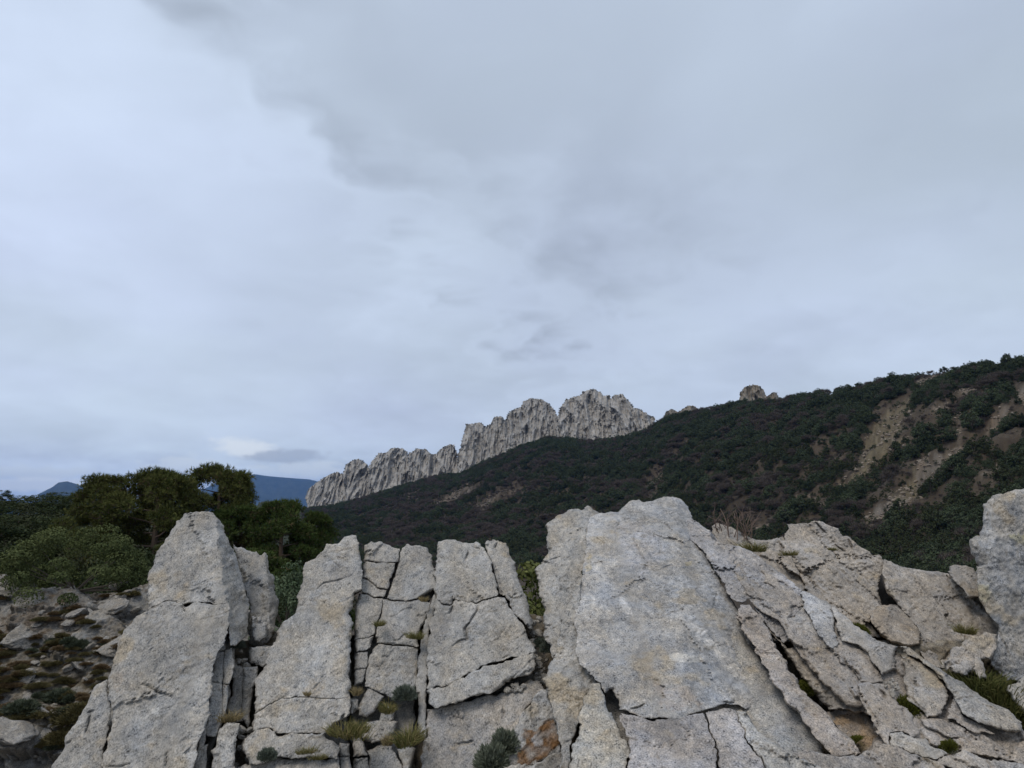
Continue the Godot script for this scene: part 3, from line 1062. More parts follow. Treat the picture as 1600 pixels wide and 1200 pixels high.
func fin_left() -> void:
	var t := thing("limestone_fin", "tall pale limestone fin with rounded top and narrow split slats along its right side", "rock")
	var pl := [3.65, 4.75]
	var fold := {"folds": [[360, 1010, 336, 798, 2.6]], "bev": 0.03, "T": 0.6, "vary": 0.9}
	job(t, "block", "rock", pl, [279, 813, 290, 802, 298, 800, 318, 801, 330, 801, 347, 815, 357, 840, 364, 855, 373, 872, 378, 900, 386, 920, 394, 942, 391, 958, 392, 975, 388, 1002, 372, 1010, 362, 1010, 358, 975, 356, 942, 324, 941, 305, 938, 288, 945, 275, 938, 262, 936, 248, 945, 231, 952, 230, 940, 230, 905, 237, 885, 245, 862, 258, 848, 268, 832], fold)
	job(t, "block", "rock", [3.6, 4.7], [231, 953, 248, 947, 262, 939, 275, 941, 288, 948, 306, 942, 325, 944, 357, 944, 358, 975, 350, 1010, 340, 1018, 333, 1040, 329, 1085, 327, 1115, 318, 1130, 308, 1170, 300, 1200, 290, 1290, 158, 1290, 162, 1190, 171, 1150, 177, 1110, 171, 1082, 168, 1062, 180, 1025, 187, 1000, 197, 985, 213, 963],
		{"bev": 0.02, "T": 0.7, "cracks": [[0.011, 0.03, 218, 1066, 232, 1071, 245, 1079, 258, 1083, 275, 1092], [0.010, 0.03, 284, 946, 290, 957], [0.009, 0.02, 305, 1077, 304, 1087], [0.012, 0.04, 260, 1174, 258, 1200], [0.010, 0.03, 162, 1195, 185, 1197, 205, 1192]],
		"pat": [[[170, 1055, 195, 1050, 190, 1080, 172, 1085], Color(0.62, 0.53, 0.43), 0.5, 0.03], [[199, 1020, 205, 1018, 204, 1032, 198, 1031], Color(0.95, 0.95, 0.92), 0.9, 0.006], [[265, 1150, 270, 1145, 272, 1158, 266, 1160], Color(0.95, 0.95, 0.92), 0.8, 0.006], [[236, 1108, 248, 1106, 247, 1120, 240, 1118], Color(0.9, 0.9, 0.87), 0.7, 0.008]]})
	job(t, "flake", "rock", [3.66, 4.6], [166, 1062, 169, 1085, 173, 1110, 167, 1150, 159, 1180, 154, 1290, 50, 1290, 80, 1200, 100, 1168, 101, 1152, 122, 1125, 130, 1110, 137, 1095, 147, 1075],
		{"bev": 0.026, "T": 0.5, "cracks": [[0.012, 0.04, 137, 1113, 148, 1112], [0.012, 0.05, 143, 1115, 138, 1128, 133, 1148], [0.010, 0.03, 101, 1164, 112, 1158]], "folds": [[150, 1070, 75, 1200, 0.6]]})
	var sl := {"bev": 0.012, "T": 0.4, "warp": 0.004, "h": 0.006, "rough": 0.6}
	var pls := [3.72, 4.8]
	job(t, "slat", "rock", pls, [340, 1018, 350, 1018, 349, 1045, 346, 1068, 330, 1064, 331, 1060, 335, 1035], sl)
	job(t, "slat", "rock", pls, [330, 1066, 346, 1070, 347, 1100, 345, 1130, 336, 1152, 323, 1150, 326, 1110], sl)
	job(t, "slat", "rock", pls, [352, 1016, 362, 1013, 364, 1030, 362, 1055, 358, 1068, 350, 1067, 350, 1045], sl)
	job(t, "slat", "rock", pls, [350, 1069, 358, 1070, 357, 1085, 352, 1110, 348, 1125, 348, 1100], sl)
	job(t, "slat", "rock", pls, [315, 1131, 322, 1128, 321, 1155, 310, 1190, 303, 1195, 309, 1170], sl)
	job(t, "slat", "rock", pls, [314, 1168, 325, 1163, 323, 1200, 322, 1290, 298, 1290, 303, 1200], sl)
	job(t, "slat", "rock", pls, [343, 1004, 350, 1004, 351, 1014, 341, 1016], sl)
	job(t, "core", "rock", [3.95, 5.0], [300, 930, 360, 950, 372, 1005, 362, 1040, 356, 1100, 345, 1140, 330, 1180, 325, 1280, 150, 1280, 160, 1200, 200, 1020, 240, 970], {"h": 0.02, "T": 0.4})
	var b := thing("limestone_slab", "narrow upright limestone slab with a pointed tip behind the tall left fin", "rock")
	job(b, "block", "rock", [4.3, 5.15], [366, 852, 380, 858, 398, 861, 408, 871, 412, 864, 418, 866, 421, 885, 427, 905, 433, 935, 434, 965, 430, 985, 420, 1002, 400, 1012, 388, 1004, 390, 960, 389, 942, 380, 915, 374, 895, 368, 872], {"bev": 0.026, "T": 0.5, "folds": [[424, 1000, 414, 870, 1.2]], "vary": 1.2})
	var s := thing("stone_block", "small squared limestone block wedged in the gully foot of the upright slab", "rock")
	job(s, "stone", "rock", [4.1, 5.0], [394, 964, 404, 966, 415, 975, 416, 995, 405, 1001, 393, 997], {"T": 0.2, "bev": 0.02})
	s = thing("stone_block", "broad squared limestone block lying across the narrow gully", "rock")
	job(s, "stone", "rock", [4.0, 4.95], [389, 1012, 408, 1010, 428, 1013, 424, 1030, 412, 1040, 390, 1035], {"T": 0.25, "bev": 0.018, "folds": [[430, 1016, 386, 1014, 0.7]]})
	s = thing("gully_slab", "narrow cracked limestone slab deep in the gully right of the slats", "rock")
	var gp := [3.95, 4.95]
	job(s, "slab", "rock", gp, [366, 1036, 378, 1040, 378, 1060, 377, 1090, 379, 1128, 360, 1130, 352, 1125, 360, 1090, 364, 1060], {"T": 0.3, "bev": 0.012, "warp": 0.006})
	job(s, "slab", "rock", gp, [380, 1041, 404, 1041, 402, 1055, 396, 1075, 393, 1095, 392, 1125, 386, 1142, 381, 1128, 379, 1090, 380, 1060], {"T": 0.3, "bev": 0.012, "warp": 0.006})
	s = thing("gully_block", "upright wedge shaped limestone block at the bottom of the gully", "rock")
	job(s, "block", "rock", [3.66, 4.6], [345, 1136, 355, 1130, 373, 1131, 371, 1150, 366, 1170, 366, 1200, 365, 1290, 327, 1290, 330, 1195, 332, 1175, 339, 1165, 343, 1145], {"T": 0.4, "bev": 0.016})

func fin_second() -> void:
	var t := thing("limestone_fin", "broad leaning limestone fin with a pointed right tip and horizontal cracks low down", "rock")
	var pl := [3.75, 4.95]
	job(t, "block", "rock", pl, [476, 880, 484, 877, 500, 865, 513, 850, 528, 848, 540, 838, 550, 834, 557, 836, 561, 850, 564, 872, 563, 890, 561, 925, 552, 926, 552, 945, 551, 950, 548, 960, 550, 975, 550, 1000, 548, 1040, 547, 1070, 546, 1089, 500, 1090, 460, 1088, 440, 1087, 425, 1095, 415, 1102, 398, 1115, 397, 1105, 398, 1090, 402, 1060, 412, 1040, 425, 1010, 432, 985, 447, 968, 461, 958, 465, 945, 468, 930, 470, 915, 475, 900, 475, 885],
		{"bev": 0.026, "T": 0.6, "cracks": [[0.010, 0.025, 494, 922, 505, 912, 525, 908, 545, 901]], "folds": [[478, 876, 440, 1000, 0.5]], "pat": [[[478, 1055, 500, 1052, 505, 1085, 482, 1090], Color(0.66, 0.56, 0.42), 0.5, 0.04]]})
	job(t, "block", "rock", pl, [398, 1118, 415, 1105, 426, 1098, 440, 1090, 470, 1091, 500, 1092, 546, 1091, 545, 1118, 520, 1130, 508, 1145, 480, 1145, 455, 1143, 436, 1147, 425, 1139, 412, 1137, 395, 1140], {"bev": 0.008, "T": 0.5, "warp": 0.006})
	job(t, "block", "rock", [3.68, 4.9], [383, 1155, 395, 1143, 412, 1140, 425, 1143, 436, 1151, 455, 1147, 480, 1148, 508, 1148, 518, 1160, 528, 1168, 529, 1183, 500, 1183, 485, 1182, 450, 1183, 430, 1182, 415, 1189, 400, 1194, 388, 1195, 383, 1180], {"bev": 0.026, "T": 0.5})
	job(t, "block", "rock", [3.72, 4.9], [370, 1200, 388, 1197, 415, 1192, 430, 1185, 485, 1185, 529, 1185, 531, 1290, 360, 1290], {"bev": 0.01, "T": 0.5})
	job(t, "block", "rock", pl, [531, 1185, 546, 1184, 548, 1200, 549, 1290, 533, 1290], {"bev": 0.014, "T": 0.4, "warp": 0.005})
	job(t, "block", "rock", pl, [531, 1163, 545, 1163, 546, 1181, 531, 1182], {"bev": 0.012, "T": 0.4, "warp": 0.005})
	job(t, "core", "rock", [4.0, 5.2], [470, 960, 550, 960, 545, 1100, 545, 1280, 372, 1280, 392, 1200, 410, 1100, 440, 1010], {"h": 0.02, "T": 0.4})

func middle_blocks() -> void:
	var t := thing("limestone_rib", "low limestone rib split into stacked blocks between two smooth fins", "rock")
	var pl := [3.85, 5.05]
	var o := {"bev": 0.022, "T": 0.5, "warp": 0.006}
	for q in [
		[570, 852, 580, 848, 597, 850, 612, 855, 623, 858, 624, 862, 620, 878, 600, 879, 588, 878, 569, 875, 569, 860],
		[569, 878, 588, 881, 617, 881, 615, 892, 608, 905, 605, 920, 590, 917, 575, 904, 567, 901, 567, 890],
		[566, 904, 574, 907, 590, 920, 604, 923, 601, 932, 583, 933, 575, 926, 563, 924],
		[629, 857, 635, 851, 650, 852, 660, 857, 668, 858, 674, 866, 676, 875, 679, 888, 681, 905, 680, 918, 670, 925, 655, 934, 630, 937, 607, 935, 613, 912, 622, 890, 625, 870],
		[561, 928, 575, 929, 583, 936, 599, 937, 596, 950, 591, 965, 585, 980, 584, 991, 571, 996, 555, 999, 554, 960, 556, 945],
		[601, 938, 630, 940, 655, 938, 671, 941, 668, 960, 660, 975, 650, 995, 655, 1007, 652, 1011, 630, 1006, 590, 1005, 587, 998, 588, 985, 595, 965],
		[555, 1002, 583, 995, 580, 1010, 572, 1016, 557, 1018], [556, 1021, 575, 1019, 574, 1030, 572, 1042, 555, 1044], [555, 1046, 571, 1044, 569, 1055, 565, 1068, 553, 1072],
		[590, 1008, 632, 1010, 653, 1014, 652, 1040, 651, 1070, 645, 1090, 610, 1092, 600, 1085, 580, 1075, 570, 1072, 573, 1050, 577, 1030, 584, 1015],
		[572, 1077, 580, 1076, 598, 1090, 590, 1105, 575, 1122, 562, 1120, 561, 1105], [549, 1093, 559, 1092, 558, 1110, 550, 1116],
		[560, 1138, 575, 1130, 610, 1125, 620, 1130, 616, 1145, 600, 1158, 580, 1160, 568, 1155], [596, 1112, 608, 1105, 617, 1115, 615, 1123, 595, 1127],
		[578, 1182, 575, 1172, 590, 1165, 610, 1166, 616, 1177, 629, 1197, 632, 1290, 581, 1290], [620, 1170, 640, 1165, 650, 1170, 645, 1190, 640, 1205, 639, 1290, 635, 1290, 631, 1193],
		[551, 1188, 572, 1183, 577, 1200, 578, 1290, 554, 1290], [550, 1150, 556, 1143, 566, 1160, 573, 1178, 552, 1182]]:
		job(t, "block", "rock", pl, q, o)
	job(t, "core", "rock", [4.02, 5.18], [575, 870, 615, 870, 665, 870, 676, 930, 665, 960, 650, 1010, 648, 1100, 645, 1280, 550, 1280, 550, 1100, 556, 1000, 566, 925], {"h": 0.02, "T": 0.35, "rough": 1.6})

func fin_third() -> void:
	var t := thing("limestone_fin", "flat topped tapering limestone fin with branching cracks and an overhanging ledge", "rock")
	var pl := [3.7, 5.0]
	job(t, "block", "rock", pl, [684, 846, 700, 843, 716, 846, 730, 848, 738, 849, 744, 846, 750, 850, 752, 856, 760, 857, 765, 880, 771, 900, 777, 920, 780, 930, 760, 935, 745, 939, 720, 941, 710, 937, 705, 944, 690, 942, 682, 935, 680, 925, 681, 900, 682, 875, 682, 860],
		{"bev": 0.026, "T": 0.5, "cracks": [[0.011, 0.04, 732, 860, 726, 878], [0.011, 0.04, 708, 930, 706, 943], [0.012, 0.03, 738, 848, 742, 856, 752, 858]], "folds": [[700, 842, 684, 942, 0.5]]})
	job(t, "block", "rock", [3.75, 5.05], [757, 848, 763, 843, 777, 845, 790, 850, 796, 865, 803, 880, 805, 895, 812, 910, 818, 925, 826, 950, 833, 975, 833, 985, 822, 978, 812, 965, 804, 956, 798, 940, 787, 930, 783, 928, 775, 898, 767, 875, 760, 858],
		{"bev": 0.026, "T": 0.5, "folds": [[825, 990, 785, 843, 0.8]], "cracks": [[0.012, 0.05, 777, 848, 773, 858]]})
	job(t, "block", "rock", pl, [680, 933, 690, 945, 705, 948, 712, 940, 745, 942, 781, 933, 788, 936, 800, 958, 815, 975, 822, 985, 832, 1005, 836, 1020, 820, 1024, 790, 1030, 760, 1037, 740, 1047, 720, 1057, 700, 1068, 675, 1077, 669, 1075, 668, 1040, 669, 1000, 673, 975, 680, 955],
		{"bev": 0.024, "T": 0.5, "cracks": [[0.012, 0.05, 748, 941, 745, 955, 735, 972, 727, 982, 728, 1000, 716, 1001, 705, 1010], [0.013, 0.05, 707, 946, 702, 959], [0.009, 0.02, 780, 985, 800, 1000], [0.010, 0.02, 782, 1030, 796, 1025]]})
	job(t, "strip", "rock", [3.75, 5.05], [679, 928, 680, 950, 672, 975, 668, 1000, 666, 1040, 667, 1078, 664, 1110, 665, 1150, 653, 1155, 652, 1120, 653, 1080, 654, 1040, 656, 1010, 661, 985, 668, 962, 673, 940], {"bev": 0.02, "T": 0.5})
	job(t, "ledge", "rock", [3.66, 4.98], [673, 1080, 700, 1070, 720, 1060, 745, 1047, 770, 1038, 800, 1031, 836, 1023, 838, 1045, 830, 1053, 812, 1056, 790, 1068, 765, 1082, 740, 1088, 720, 1096, 700, 1101, 676, 1106, 670, 1098], {"bev": 0.026, "T": 0.5, "folds": [[672, 1104, 735, 1082, 0.0], [830, 1046, 700, 1090, 0.0]]})
	job(t, "block", "rock", [3.73, 5.04], [668, 1108, 676, 1108, 700, 1103, 722, 1098, 742, 1092, 768, 1086, 790, 1080, 812, 1074, 830, 1058, 845, 1062, 852, 1075, 845, 1080, 835, 1090, 820, 1110, 810, 1130, 795, 1150, 785, 1175, 770, 1200, 765, 1290, 645, 1290, 655, 1200, 662, 1160, 668, 1150],
		{"bev": 0.026, "T": 0.5, "tint": Color(0.561, 0.542, 0.515), "cracks": [[0.010, 0.03, 708, 1165, 730, 1162, 742, 1160], [0.010, 0.04, 788, 1105, 788, 1120], [0.009, 0.02, 700, 1130, 712, 1136], [0.01, 0.03, 668, 1160, 672, 1175]]})
	job(t, "core", "rock", [4.0, 5.25], [690, 870, 780, 870, 810, 940, 822, 1000, 835, 1060, 800, 1130, 770, 1280, 655, 1280, 664, 1150, 666, 1020, 682, 940], {"h": 0.02, "T": 0.35})
	t = thing("stained_stone", "leaning stone with a rust brown weathered face beside the big slab", "rock")
	job(t, "stone", "rock", [3.62, 4.7], [847, 1080, 855, 1078, 862, 1100, 869, 1118, 872, 1140, 874, 1165, 876, 1171, 860, 1177, 845, 1189, 825, 1195, 800, 1196, 786, 1196, 790, 1170, 800, 1150, 810, 1130, 822, 1105, 835, 1090],
		{"bev": 0.022, "T": 0.35, "rough": 1.5, "tint": Color(0.595, 0.598, 0.594), "pat": [[[818, 1138, 838, 1142, 850, 1124, 868, 1122, 876, 1162, 862, 1176, 845, 1188, 828, 1196, 808, 1194, 806, 1178, 820, 1162], Color(0.30, 0.175, 0.09), 1.0, 0.010], [[832, 1148, 846, 1150, 848, 1162, 838, 1166, 830, 1158], Color(0.62, 0.65, 0.70), 0.9, 0.01]]})
	t = thing("front_stone", "rounded grey stone in front of the rust stained stone", "rock")
	job(t, "stone", "rock", [3.5, 4.5], [785, 1201, 810, 1198, 845, 1192, 860, 1180, 876, 1174, 882, 1190, 882, 1290, 768, 1290], {"bev": 0.04, "T": 0.35})

func slab_centre() -> void:
	var t := thing("limestone_boulder", "rounded limestone boulder with a small knob behind the big slab's left top", "rock")
	job(t, "stone", "rock", [4.3, 5.55], [853, 820, 865, 810, 880, 802, 895, 796, 908, 798, 914, 796, 914, 792, 920, 789, 926, 791, 934, 799, 936, 812, 930, 825, 920, 835, 903, 840, 890, 845, 878, 855, 868, 862, 857, 868, 855, 845], {"bev": 0.06, "T": 0.6, "folds": [[930, 818, 850, 842, 0.7]]})
	t = thing("limestone_slab", "huge pale grey limestone slab with white calcite streaks, largest of all the near rocks", "rock")
	var pl := [3.1, 5.25]
	job(t, "shoulder", "rock", [3.55, 5.2], [857, 862, 868, 852, 880, 838, 895, 828, 905, 824, 918, 826, 920, 850, 916, 870, 912, 890, 908, 910, 900, 928, 890, 948, 884, 965, 882, 990, 876, 1012, 866, 1030, 858, 1010, 850, 1000, 848, 960, 845, 930, 838, 905, 836, 890, 842, 882, 850, 875], {"bev": 0.06, "T": 0.8, "rough": 1.3, "cracks": [[0.012, 0.03, 850, 878, 858, 880], [0.01, 0.02, 857, 876, 880, 868]], "folds": [[900, 820, 852, 1000, 0.35]]})
	job(t, "face", "rock", pl, [922, 808, 940, 800, 965, 798, 975, 787, 985, 780, 1000, 779, 1004, 784, 1025, 778, 1040, 774, 1060, 774, 1070, 780, 1079, 795, 1084, 812, 1078, 818, 1087, 845, 1105, 860, 1115, 885, 1130, 910, 1145, 935, 1155, 950, 1170, 965, 1185, 990, 1200, 1010, 1218, 1040, 1232, 1062, 1250, 1090, 1265, 1105, 1285, 1125, 1300, 1150, 1310, 1165, 1300, 1180, 1260, 1165, 1220, 1150, 1172, 1118, 1160, 1107, 1130, 1105, 1100, 1111, 1060, 1121, 1020, 1124, 985, 1114, 967, 1109, 958, 1080, 950, 1085, 940, 1070, 925, 1055, 910, 1040, 903, 1020, 900, 990, 897, 960, 905, 925, 912, 890, 915, 850, 918, 825],
		{"bev": 0.035, "T": 0.9, "rough": 1.25, "tint": Color(0.595, 0.598, 0.598), "vary": 1.3, "strata": 0.010, "sang": 58.0,
		"folds": [[1060, 832, 1056, 770, 1.0], [914, 870, 902, 980, 0.5], [1310, 1150, 1160, 940, 0.35]],
		"cracks": [[0.010, 0.022, 985, 824, 993, 848, 1003, 870, 1008, 882], [0.009, 0.02, 962, 850, 963, 822, 972, 812], [0.009, 0.025, 1032, 845, 1033, 858, 1030, 872], [0.009, 0.02, 1018, 840, 1012, 855], [0.009, 0.02, 1027, 894, 1040, 885, 1055, 881], [0.010, 0.03, 1112, 958, 1120, 935, 1124, 921], [0.009, 0.02, 1040, 850, 1052, 856, 1062, 863], [0.010, 0.03, 1032, 812, 1044, 822, 1052, 832], [0.009, 0.02, 1024, 810, 1022, 818], [0.014, 0.05, 1130, 1100, 1142, 1103, 1152, 1105], [0.013, 0.05, 985, 1108, 1000, 1104, 1010, 1098], [0.009, 0.02, 945, 950, 955, 965, 958, 985], [0.009, 0.02, 930, 838, 948, 850]],
		"pat": [[[1082, 975, 1100, 982, 1120, 1005, 1140, 1025, 1165, 1050, 1198, 1058, 1200, 1070, 1185, 1078, 1160, 1066, 1130, 1042, 1108, 1012, 1090, 992], Color(0.97, 0.95, 0.91), 0.8, 0.02], [[1045, 1022, 1068, 1020, 1098, 1030, 1092, 1036, 1068, 1036, 1052, 1032], Color(0.98, 0.96, 0.90), 0.85, 0.012], [[968, 930, 975, 935, 990, 960, 980, 962, 970, 945], Color(0.96, 0.95, 0.93), 0.8, 0.012], [[905, 930, 925, 925, 935, 945, 960, 960, 950, 968, 930, 950, 912, 950], Color(0.90, 0.89, 0.86), 0.6, 0.016], [[960, 820, 1000, 815, 1030, 830, 1045, 870, 1000, 895, 970, 880], Color(0.66, 0.67, 0.72), 0.5, 0.05], [[915, 872, 922, 868, 924, 890, 916, 892], Color(0.72, 0.62, 0.42), 0.7, 0.012], [[1020, 1070, 1080, 1075, 1100, 1100, 1060, 1110, 1030, 1100], Color(0.60, 0.52, 0.46), 0.5, 0.03], [[1086, 1095, 1096, 1092, 1100, 1112, 1088, 1112], Color(0.42, 0.33, 0.26), 0.7, 0.008], [[1070, 878, 1082, 874, 1082, 882, 1072, 884], Color(0.70, 0.62, 0.36), 0.7, 0.008], [[906, 1000, 930, 990, 945, 1020, 920, 1050, 908, 1030], Color(0.66, 0.68, 0.72), 0.5, 0.03]]})
	job(t, "side", "rock", [3.28, 5.0], [874, 992, 882, 962, 895, 930, 908, 905, 905, 960, 908, 990, 912, 1020, 920, 1042, 934, 1062, 934, 1072, 918, 1083, 909, 1100, 906, 1130, 892, 1160, 888, 1200, 888, 1290, 880, 1290, 878, 1200, 873, 1150, 869, 1120, 857, 1080, 851, 1060, 856, 1040, 865, 1028, 871, 1010], {"bev": 0.026, "T": 0.6, "rough": 1.9, "strata": 0.014, "sang": 80.0, "pat": [[[878, 1060, 890, 1055, 888, 1085, 880, 1085], Color(0.72, 0.64, 0.50), 0.5, 0.016]]})
	job(t, "block", "rock", [3.05, 5.0], [911, 1090, 920, 1075, 934, 1067, 941, 1075, 945, 1095, 952, 1112, 963, 1127, 973, 1150, 979, 1156, 985, 1290, 885, 1290, 889, 1210, 894, 1165, 906, 1140, 909, 1110], {"bev": 0.026, "T": 0.5, "rough": 1.3, "tint": Color(0.612, 0.603, 0.567), "folds": [[912, 1085, 896, 1200, 0.6]]})
	job(t, "block", "rock", [2.98, 5.1], [968, 1114, 985, 1118, 1020, 1127, 1060, 1124, 1095, 1115, 1101, 1120, 1111, 1145, 1119, 1170, 1124, 1200, 1134, 1290, 988, 1290, 984, 1160, 977, 1142, 967, 1124], {"bev": 0.016, "T": 0.5, "rough": 1.2, "tint": Color(0.552, 0.537, 0.537), "fac": [0.22, 1.4, 70.0, 0.025, 0.03, 0.01]})
	job(t, "block", "rock", [2.98, 5.1], [1104, 1115, 1130, 1108, 1152, 1110, 1157, 1130, 1167, 1160, 1179, 1180, 1193, 1200, 1218, 1290, 1142, 1290, 1130, 1200, 1124, 1170, 1114, 1142], {"bev": 0.01, "T": 0.5, "rough": 0.6, "tint": Color(0.543, 0.523, 0.515), "folds": [[1104, 1116, 1140, 1200, 0.5]]})
	job(t, "block", "rock", [2.98, 5.1], [1155, 1110, 1168, 1115, 1180, 1140, 1200, 1155, 1240, 1180, 1280, 1200, 1330, 1290, 1224, 1290, 1198, 1202, 1183, 1180, 1170, 1155, 1160, 1130], {"bev": 0.026, "T": 0.5, "fac": [0.18, 2.0, 50.0, 0.03, 0.03, 0.012]})
	job(t, "core", "rock", [3.3, 5.5], [940, 830, 1060, 800, 1075, 860, 1150, 980, 1280, 1150, 1320, 1280, 900, 1280, 905, 1100, 930, 1060, 915, 1000, 925, 880], {"h": 0.025, "T": 0.5})

func strata_right() -> void:
	var t := thing("limestone_slab", "long fractured limestone slab sloping down to the right in broken plates", "rock")
	var warm := Color(0.552, 0.517, 0.480)
	var cool := Color(0.526, 0.520, 0.527)
	var pl := [3.3, 5.3]
	var f1 := [0.17, 2.3, 48.0, 0.035, 0.05, 0.02]
	var d := func(tint: Color, z0: float, extra := {}) -> Dictionary:
		var o := {"bev": 0.02, "T": 0.4, "rough": 1.2, "tint": tint, "strata": 0.014, "sang": 45.0, "warp": 0.011}
		o.merge(extra, true)
		return o
	job(t, "edge_strip", "rock", [3.19, 5.27], [1155, 945, 1170, 945, 1185, 960, 1195, 975, 1205, 1000, 1212, 1005, 1210, 1012, 1225, 1030, 1235, 1050, 1250, 1075, 1275, 1100, 1290, 1115, 1305, 1140, 1320, 1150, 1335, 1160, 1345, 1175, 1330, 1180, 1300, 1180, 1280, 1158, 1262, 1130, 1242, 1108, 1226, 1092, 1208, 1062, 1195, 1040, 1178, 1010, 1163, 985, 1150, 962], d.call(Color(0.577, 0.528, 0.484), 0.0, {"fac": [0.12, 1.8, 50.0, 0.02, 0.02, 0.012]}))
	job(t, "shoulder", "rock", [3.32, 5.3], [1070, 812, 1085, 814, 1095, 820, 1110, 832, 1114, 842, 1130, 850, 1160, 856, 1180, 866, 1200, 881, 1215, 893, 1236, 910, 1251, 922, 1252, 935, 1246, 962, 1226, 966, 1208, 956, 1190, 938, 1172, 934, 1160, 944, 1150, 940, 1143, 932, 1128, 908, 1113, 884, 1100, 862, 1080, 845], d.call(cool, 0.0, {"bev": 0.05, "rough": 1.5, "cracks": [[0.016, 0.07, 1155, 880, 1163, 898, 1166, 908, 1175, 922, 1190, 930, 1200, 926], [0.014, 0.05, 1200, 926, 1215, 938, 1222, 950], [0.013, 0.04, 1230, 915, 1222, 930]], "fac": [0.20, 1.5, 50.0, 0.03, 0.05, 0.012]}))
	job(t, "plate", "rock", [3.36, 5.36], [1170, 932, 1190, 937, 1205, 943, 1222, 968, 1231, 976, 1238, 1000, 1225, 1005, 1205, 985, 1190, 965, 1180, 950], d.call(cool, 0.0, {"fac": [0.10, 1.3, 60.0, 0.03, 0.04, 0.02]}))
	job(t, "plate", "rock", [3.30, 5.30], [1232, 968, 1246, 966, 1254, 944, 1262, 966, 1278, 990, 1298, 1014, 1276, 1013, 1252, 1008, 1240, 998], d.call(Color(0.561, 0.545, 0.524), 0.0))
	job(t, "plate", "rock", [3.26, 5.28], [1253, 925, 1270, 929, 1298, 946, 1303, 962, 1300, 976, 1306, 995, 1313, 1004, 1300, 1013, 1282, 990, 1269, 970, 1263, 963, 1254, 940], d.call(Color(0.526, 0.533, 0.542), 0.0, {"rough": 0.8}))
	job(t, "plate", "rock", [3.24, 5.26], [1301, 946, 1320, 962, 1345, 985, 1370, 1000, 1401, 1010, 1399, 1030, 1390, 1050, 1380, 1054, 1366, 1040, 1359, 1020, 1341, 1006, 1319, 1001, 1309, 985, 1305, 962], d.call(Color(0.577, 0.558, 0.528), 0.0, {"folds": [[1405, 1030, 1310, 960, 0.0], [1300, 948, 1400, 1016, 0.0]], "bev": 0.035}))
	job(t, "plate", "rock", [3.38, 5.4], [1172, 966, 1190, 969, 1207, 991, 1228, 1011, 1250, 1011, 1275, 1016, 1300, 1018, 1316, 1040, 1335, 1062, 1340, 1075, 1350, 1110, 1330, 1110, 1310, 1108, 1297, 1111, 1284, 1098, 1268, 1078, 1252, 1058, 1237, 1034, 1222, 1010, 1207, 985, 1190, 970], d.call(Color(0.526, 0.496, 0.454), 0.0, {"rough": 2.0, "bev": 0.06}))
	job(t, "plate", "rock", [3.28, 5.3], [1305, 1010, 1318, 1007, 1340, 1012, 1357, 1023, 1362, 1040, 1377, 1057, 1382, 1065, 1365, 1068, 1348, 1066, 1335, 1050, 1316, 1035], d.call(warm, 0.0, {"fac": [0.11, 1.5, 40.0, 0.03, 0.03, 0.025], "cracks": [[0.016, 0.06, 1316, 1026, 1322, 1040, 1335, 1048, 1345, 1062]]}))
	job(t, "plate", "rock", [3.26, 5.28], [1342, 1072, 1383, 1070, 1400, 1090, 1415, 1105, 1425, 1122, 1438, 1140, 1430, 1150, 1410, 1140, 1391, 1142, 1385, 1163, 1376, 1150, 1366, 1130, 1353, 1110], d.call(warm, 0.0, {"fac": [0.16, 2.0, 48.0, 0.04, 0.05, 0.02], "cracks": [[0.016, 0.05, 1372, 1076, 1380, 1084, 1385, 1092]]}))
	job(t, "hollow", "rock", [3.45, 5.5], [1290, 1113, 1330, 1108, 1352, 1110, 1364, 1130, 1376, 1150, 1388, 1172, 1365, 1175, 1345, 1178, 1330, 1160, 1308, 1135], d.call(warm, 0.0, {"rough": 1.8, "pat": [[[1296, 1115, 1330, 1110, 1350, 1115, 1368, 1140, 1386, 1170, 1350, 1176, 1325, 1155], Color(0.52, 0.36, 0.20), 0.75, 0.03], [[1315, 1140, 1340, 1150, 1360, 1172, 1340, 1172, 1322, 1158], Color(0.20, 0.17, 0.09), 0.8, 0.02]]}))
	job(t, "plate", "rock", [3.25, 5.28], [1409, 1036, 1420, 1026, 1440, 1036, 1468, 1060, 1480, 1088, 1474, 1104, 1468, 1118, 1450, 1119, 1430, 1104, 1413, 1085, 1411, 1060], d.call(Color(0.577, 0.545, 0.501), 0.0, {"rough": 0.8}))
	job(t, "plate", "rock", [3.2, 5.24], [1403, 1012, 1420, 1012, 1445, 1030, 1480, 1055, 1515, 1075, 1550, 1098, 1580, 1115, 1597, 1127, 1594, 1145, 1565, 1140, 1530, 1130, 1506, 1114, 1487, 1085, 1472, 1058, 1443, 1033, 1420, 1022], d.call(Color(0.568, 0.554, 0.524), 0.0, {"bev": 0.04, "rough": 1.6, "fac": [0.15, 2.0, 35.0, 0.02, 0.04, 0.012]}))
	job(t, "plate", "rock", [3.25, 5.27], [1479, 1120, 1484, 1100, 1491, 1090, 1505, 1118, 1530, 1133, 1548, 1144, 1520, 1144, 1508, 1137, 1490, 1125], d.call(warm, 0.0))
	job(t, "plate", "rock", [3.27, 5.28], [1440, 1124, 1455, 1122, 1478, 1125, 1504, 1138, 1504, 1150, 1485, 1155, 1465, 1145, 1450, 1138], d.call(warm, 0.0))
	job(t, "plate", "rock", [3.24, 5.26], [1390, 1146, 1410, 1143, 1430, 1153, 1445, 1154, 1460, 1168, 1482, 1179, 1465, 1188, 1440, 1182, 1415, 1170, 1400, 1163, 1388, 1165], d.call(Color(0.543, 0.528, 0.498), 0.0))
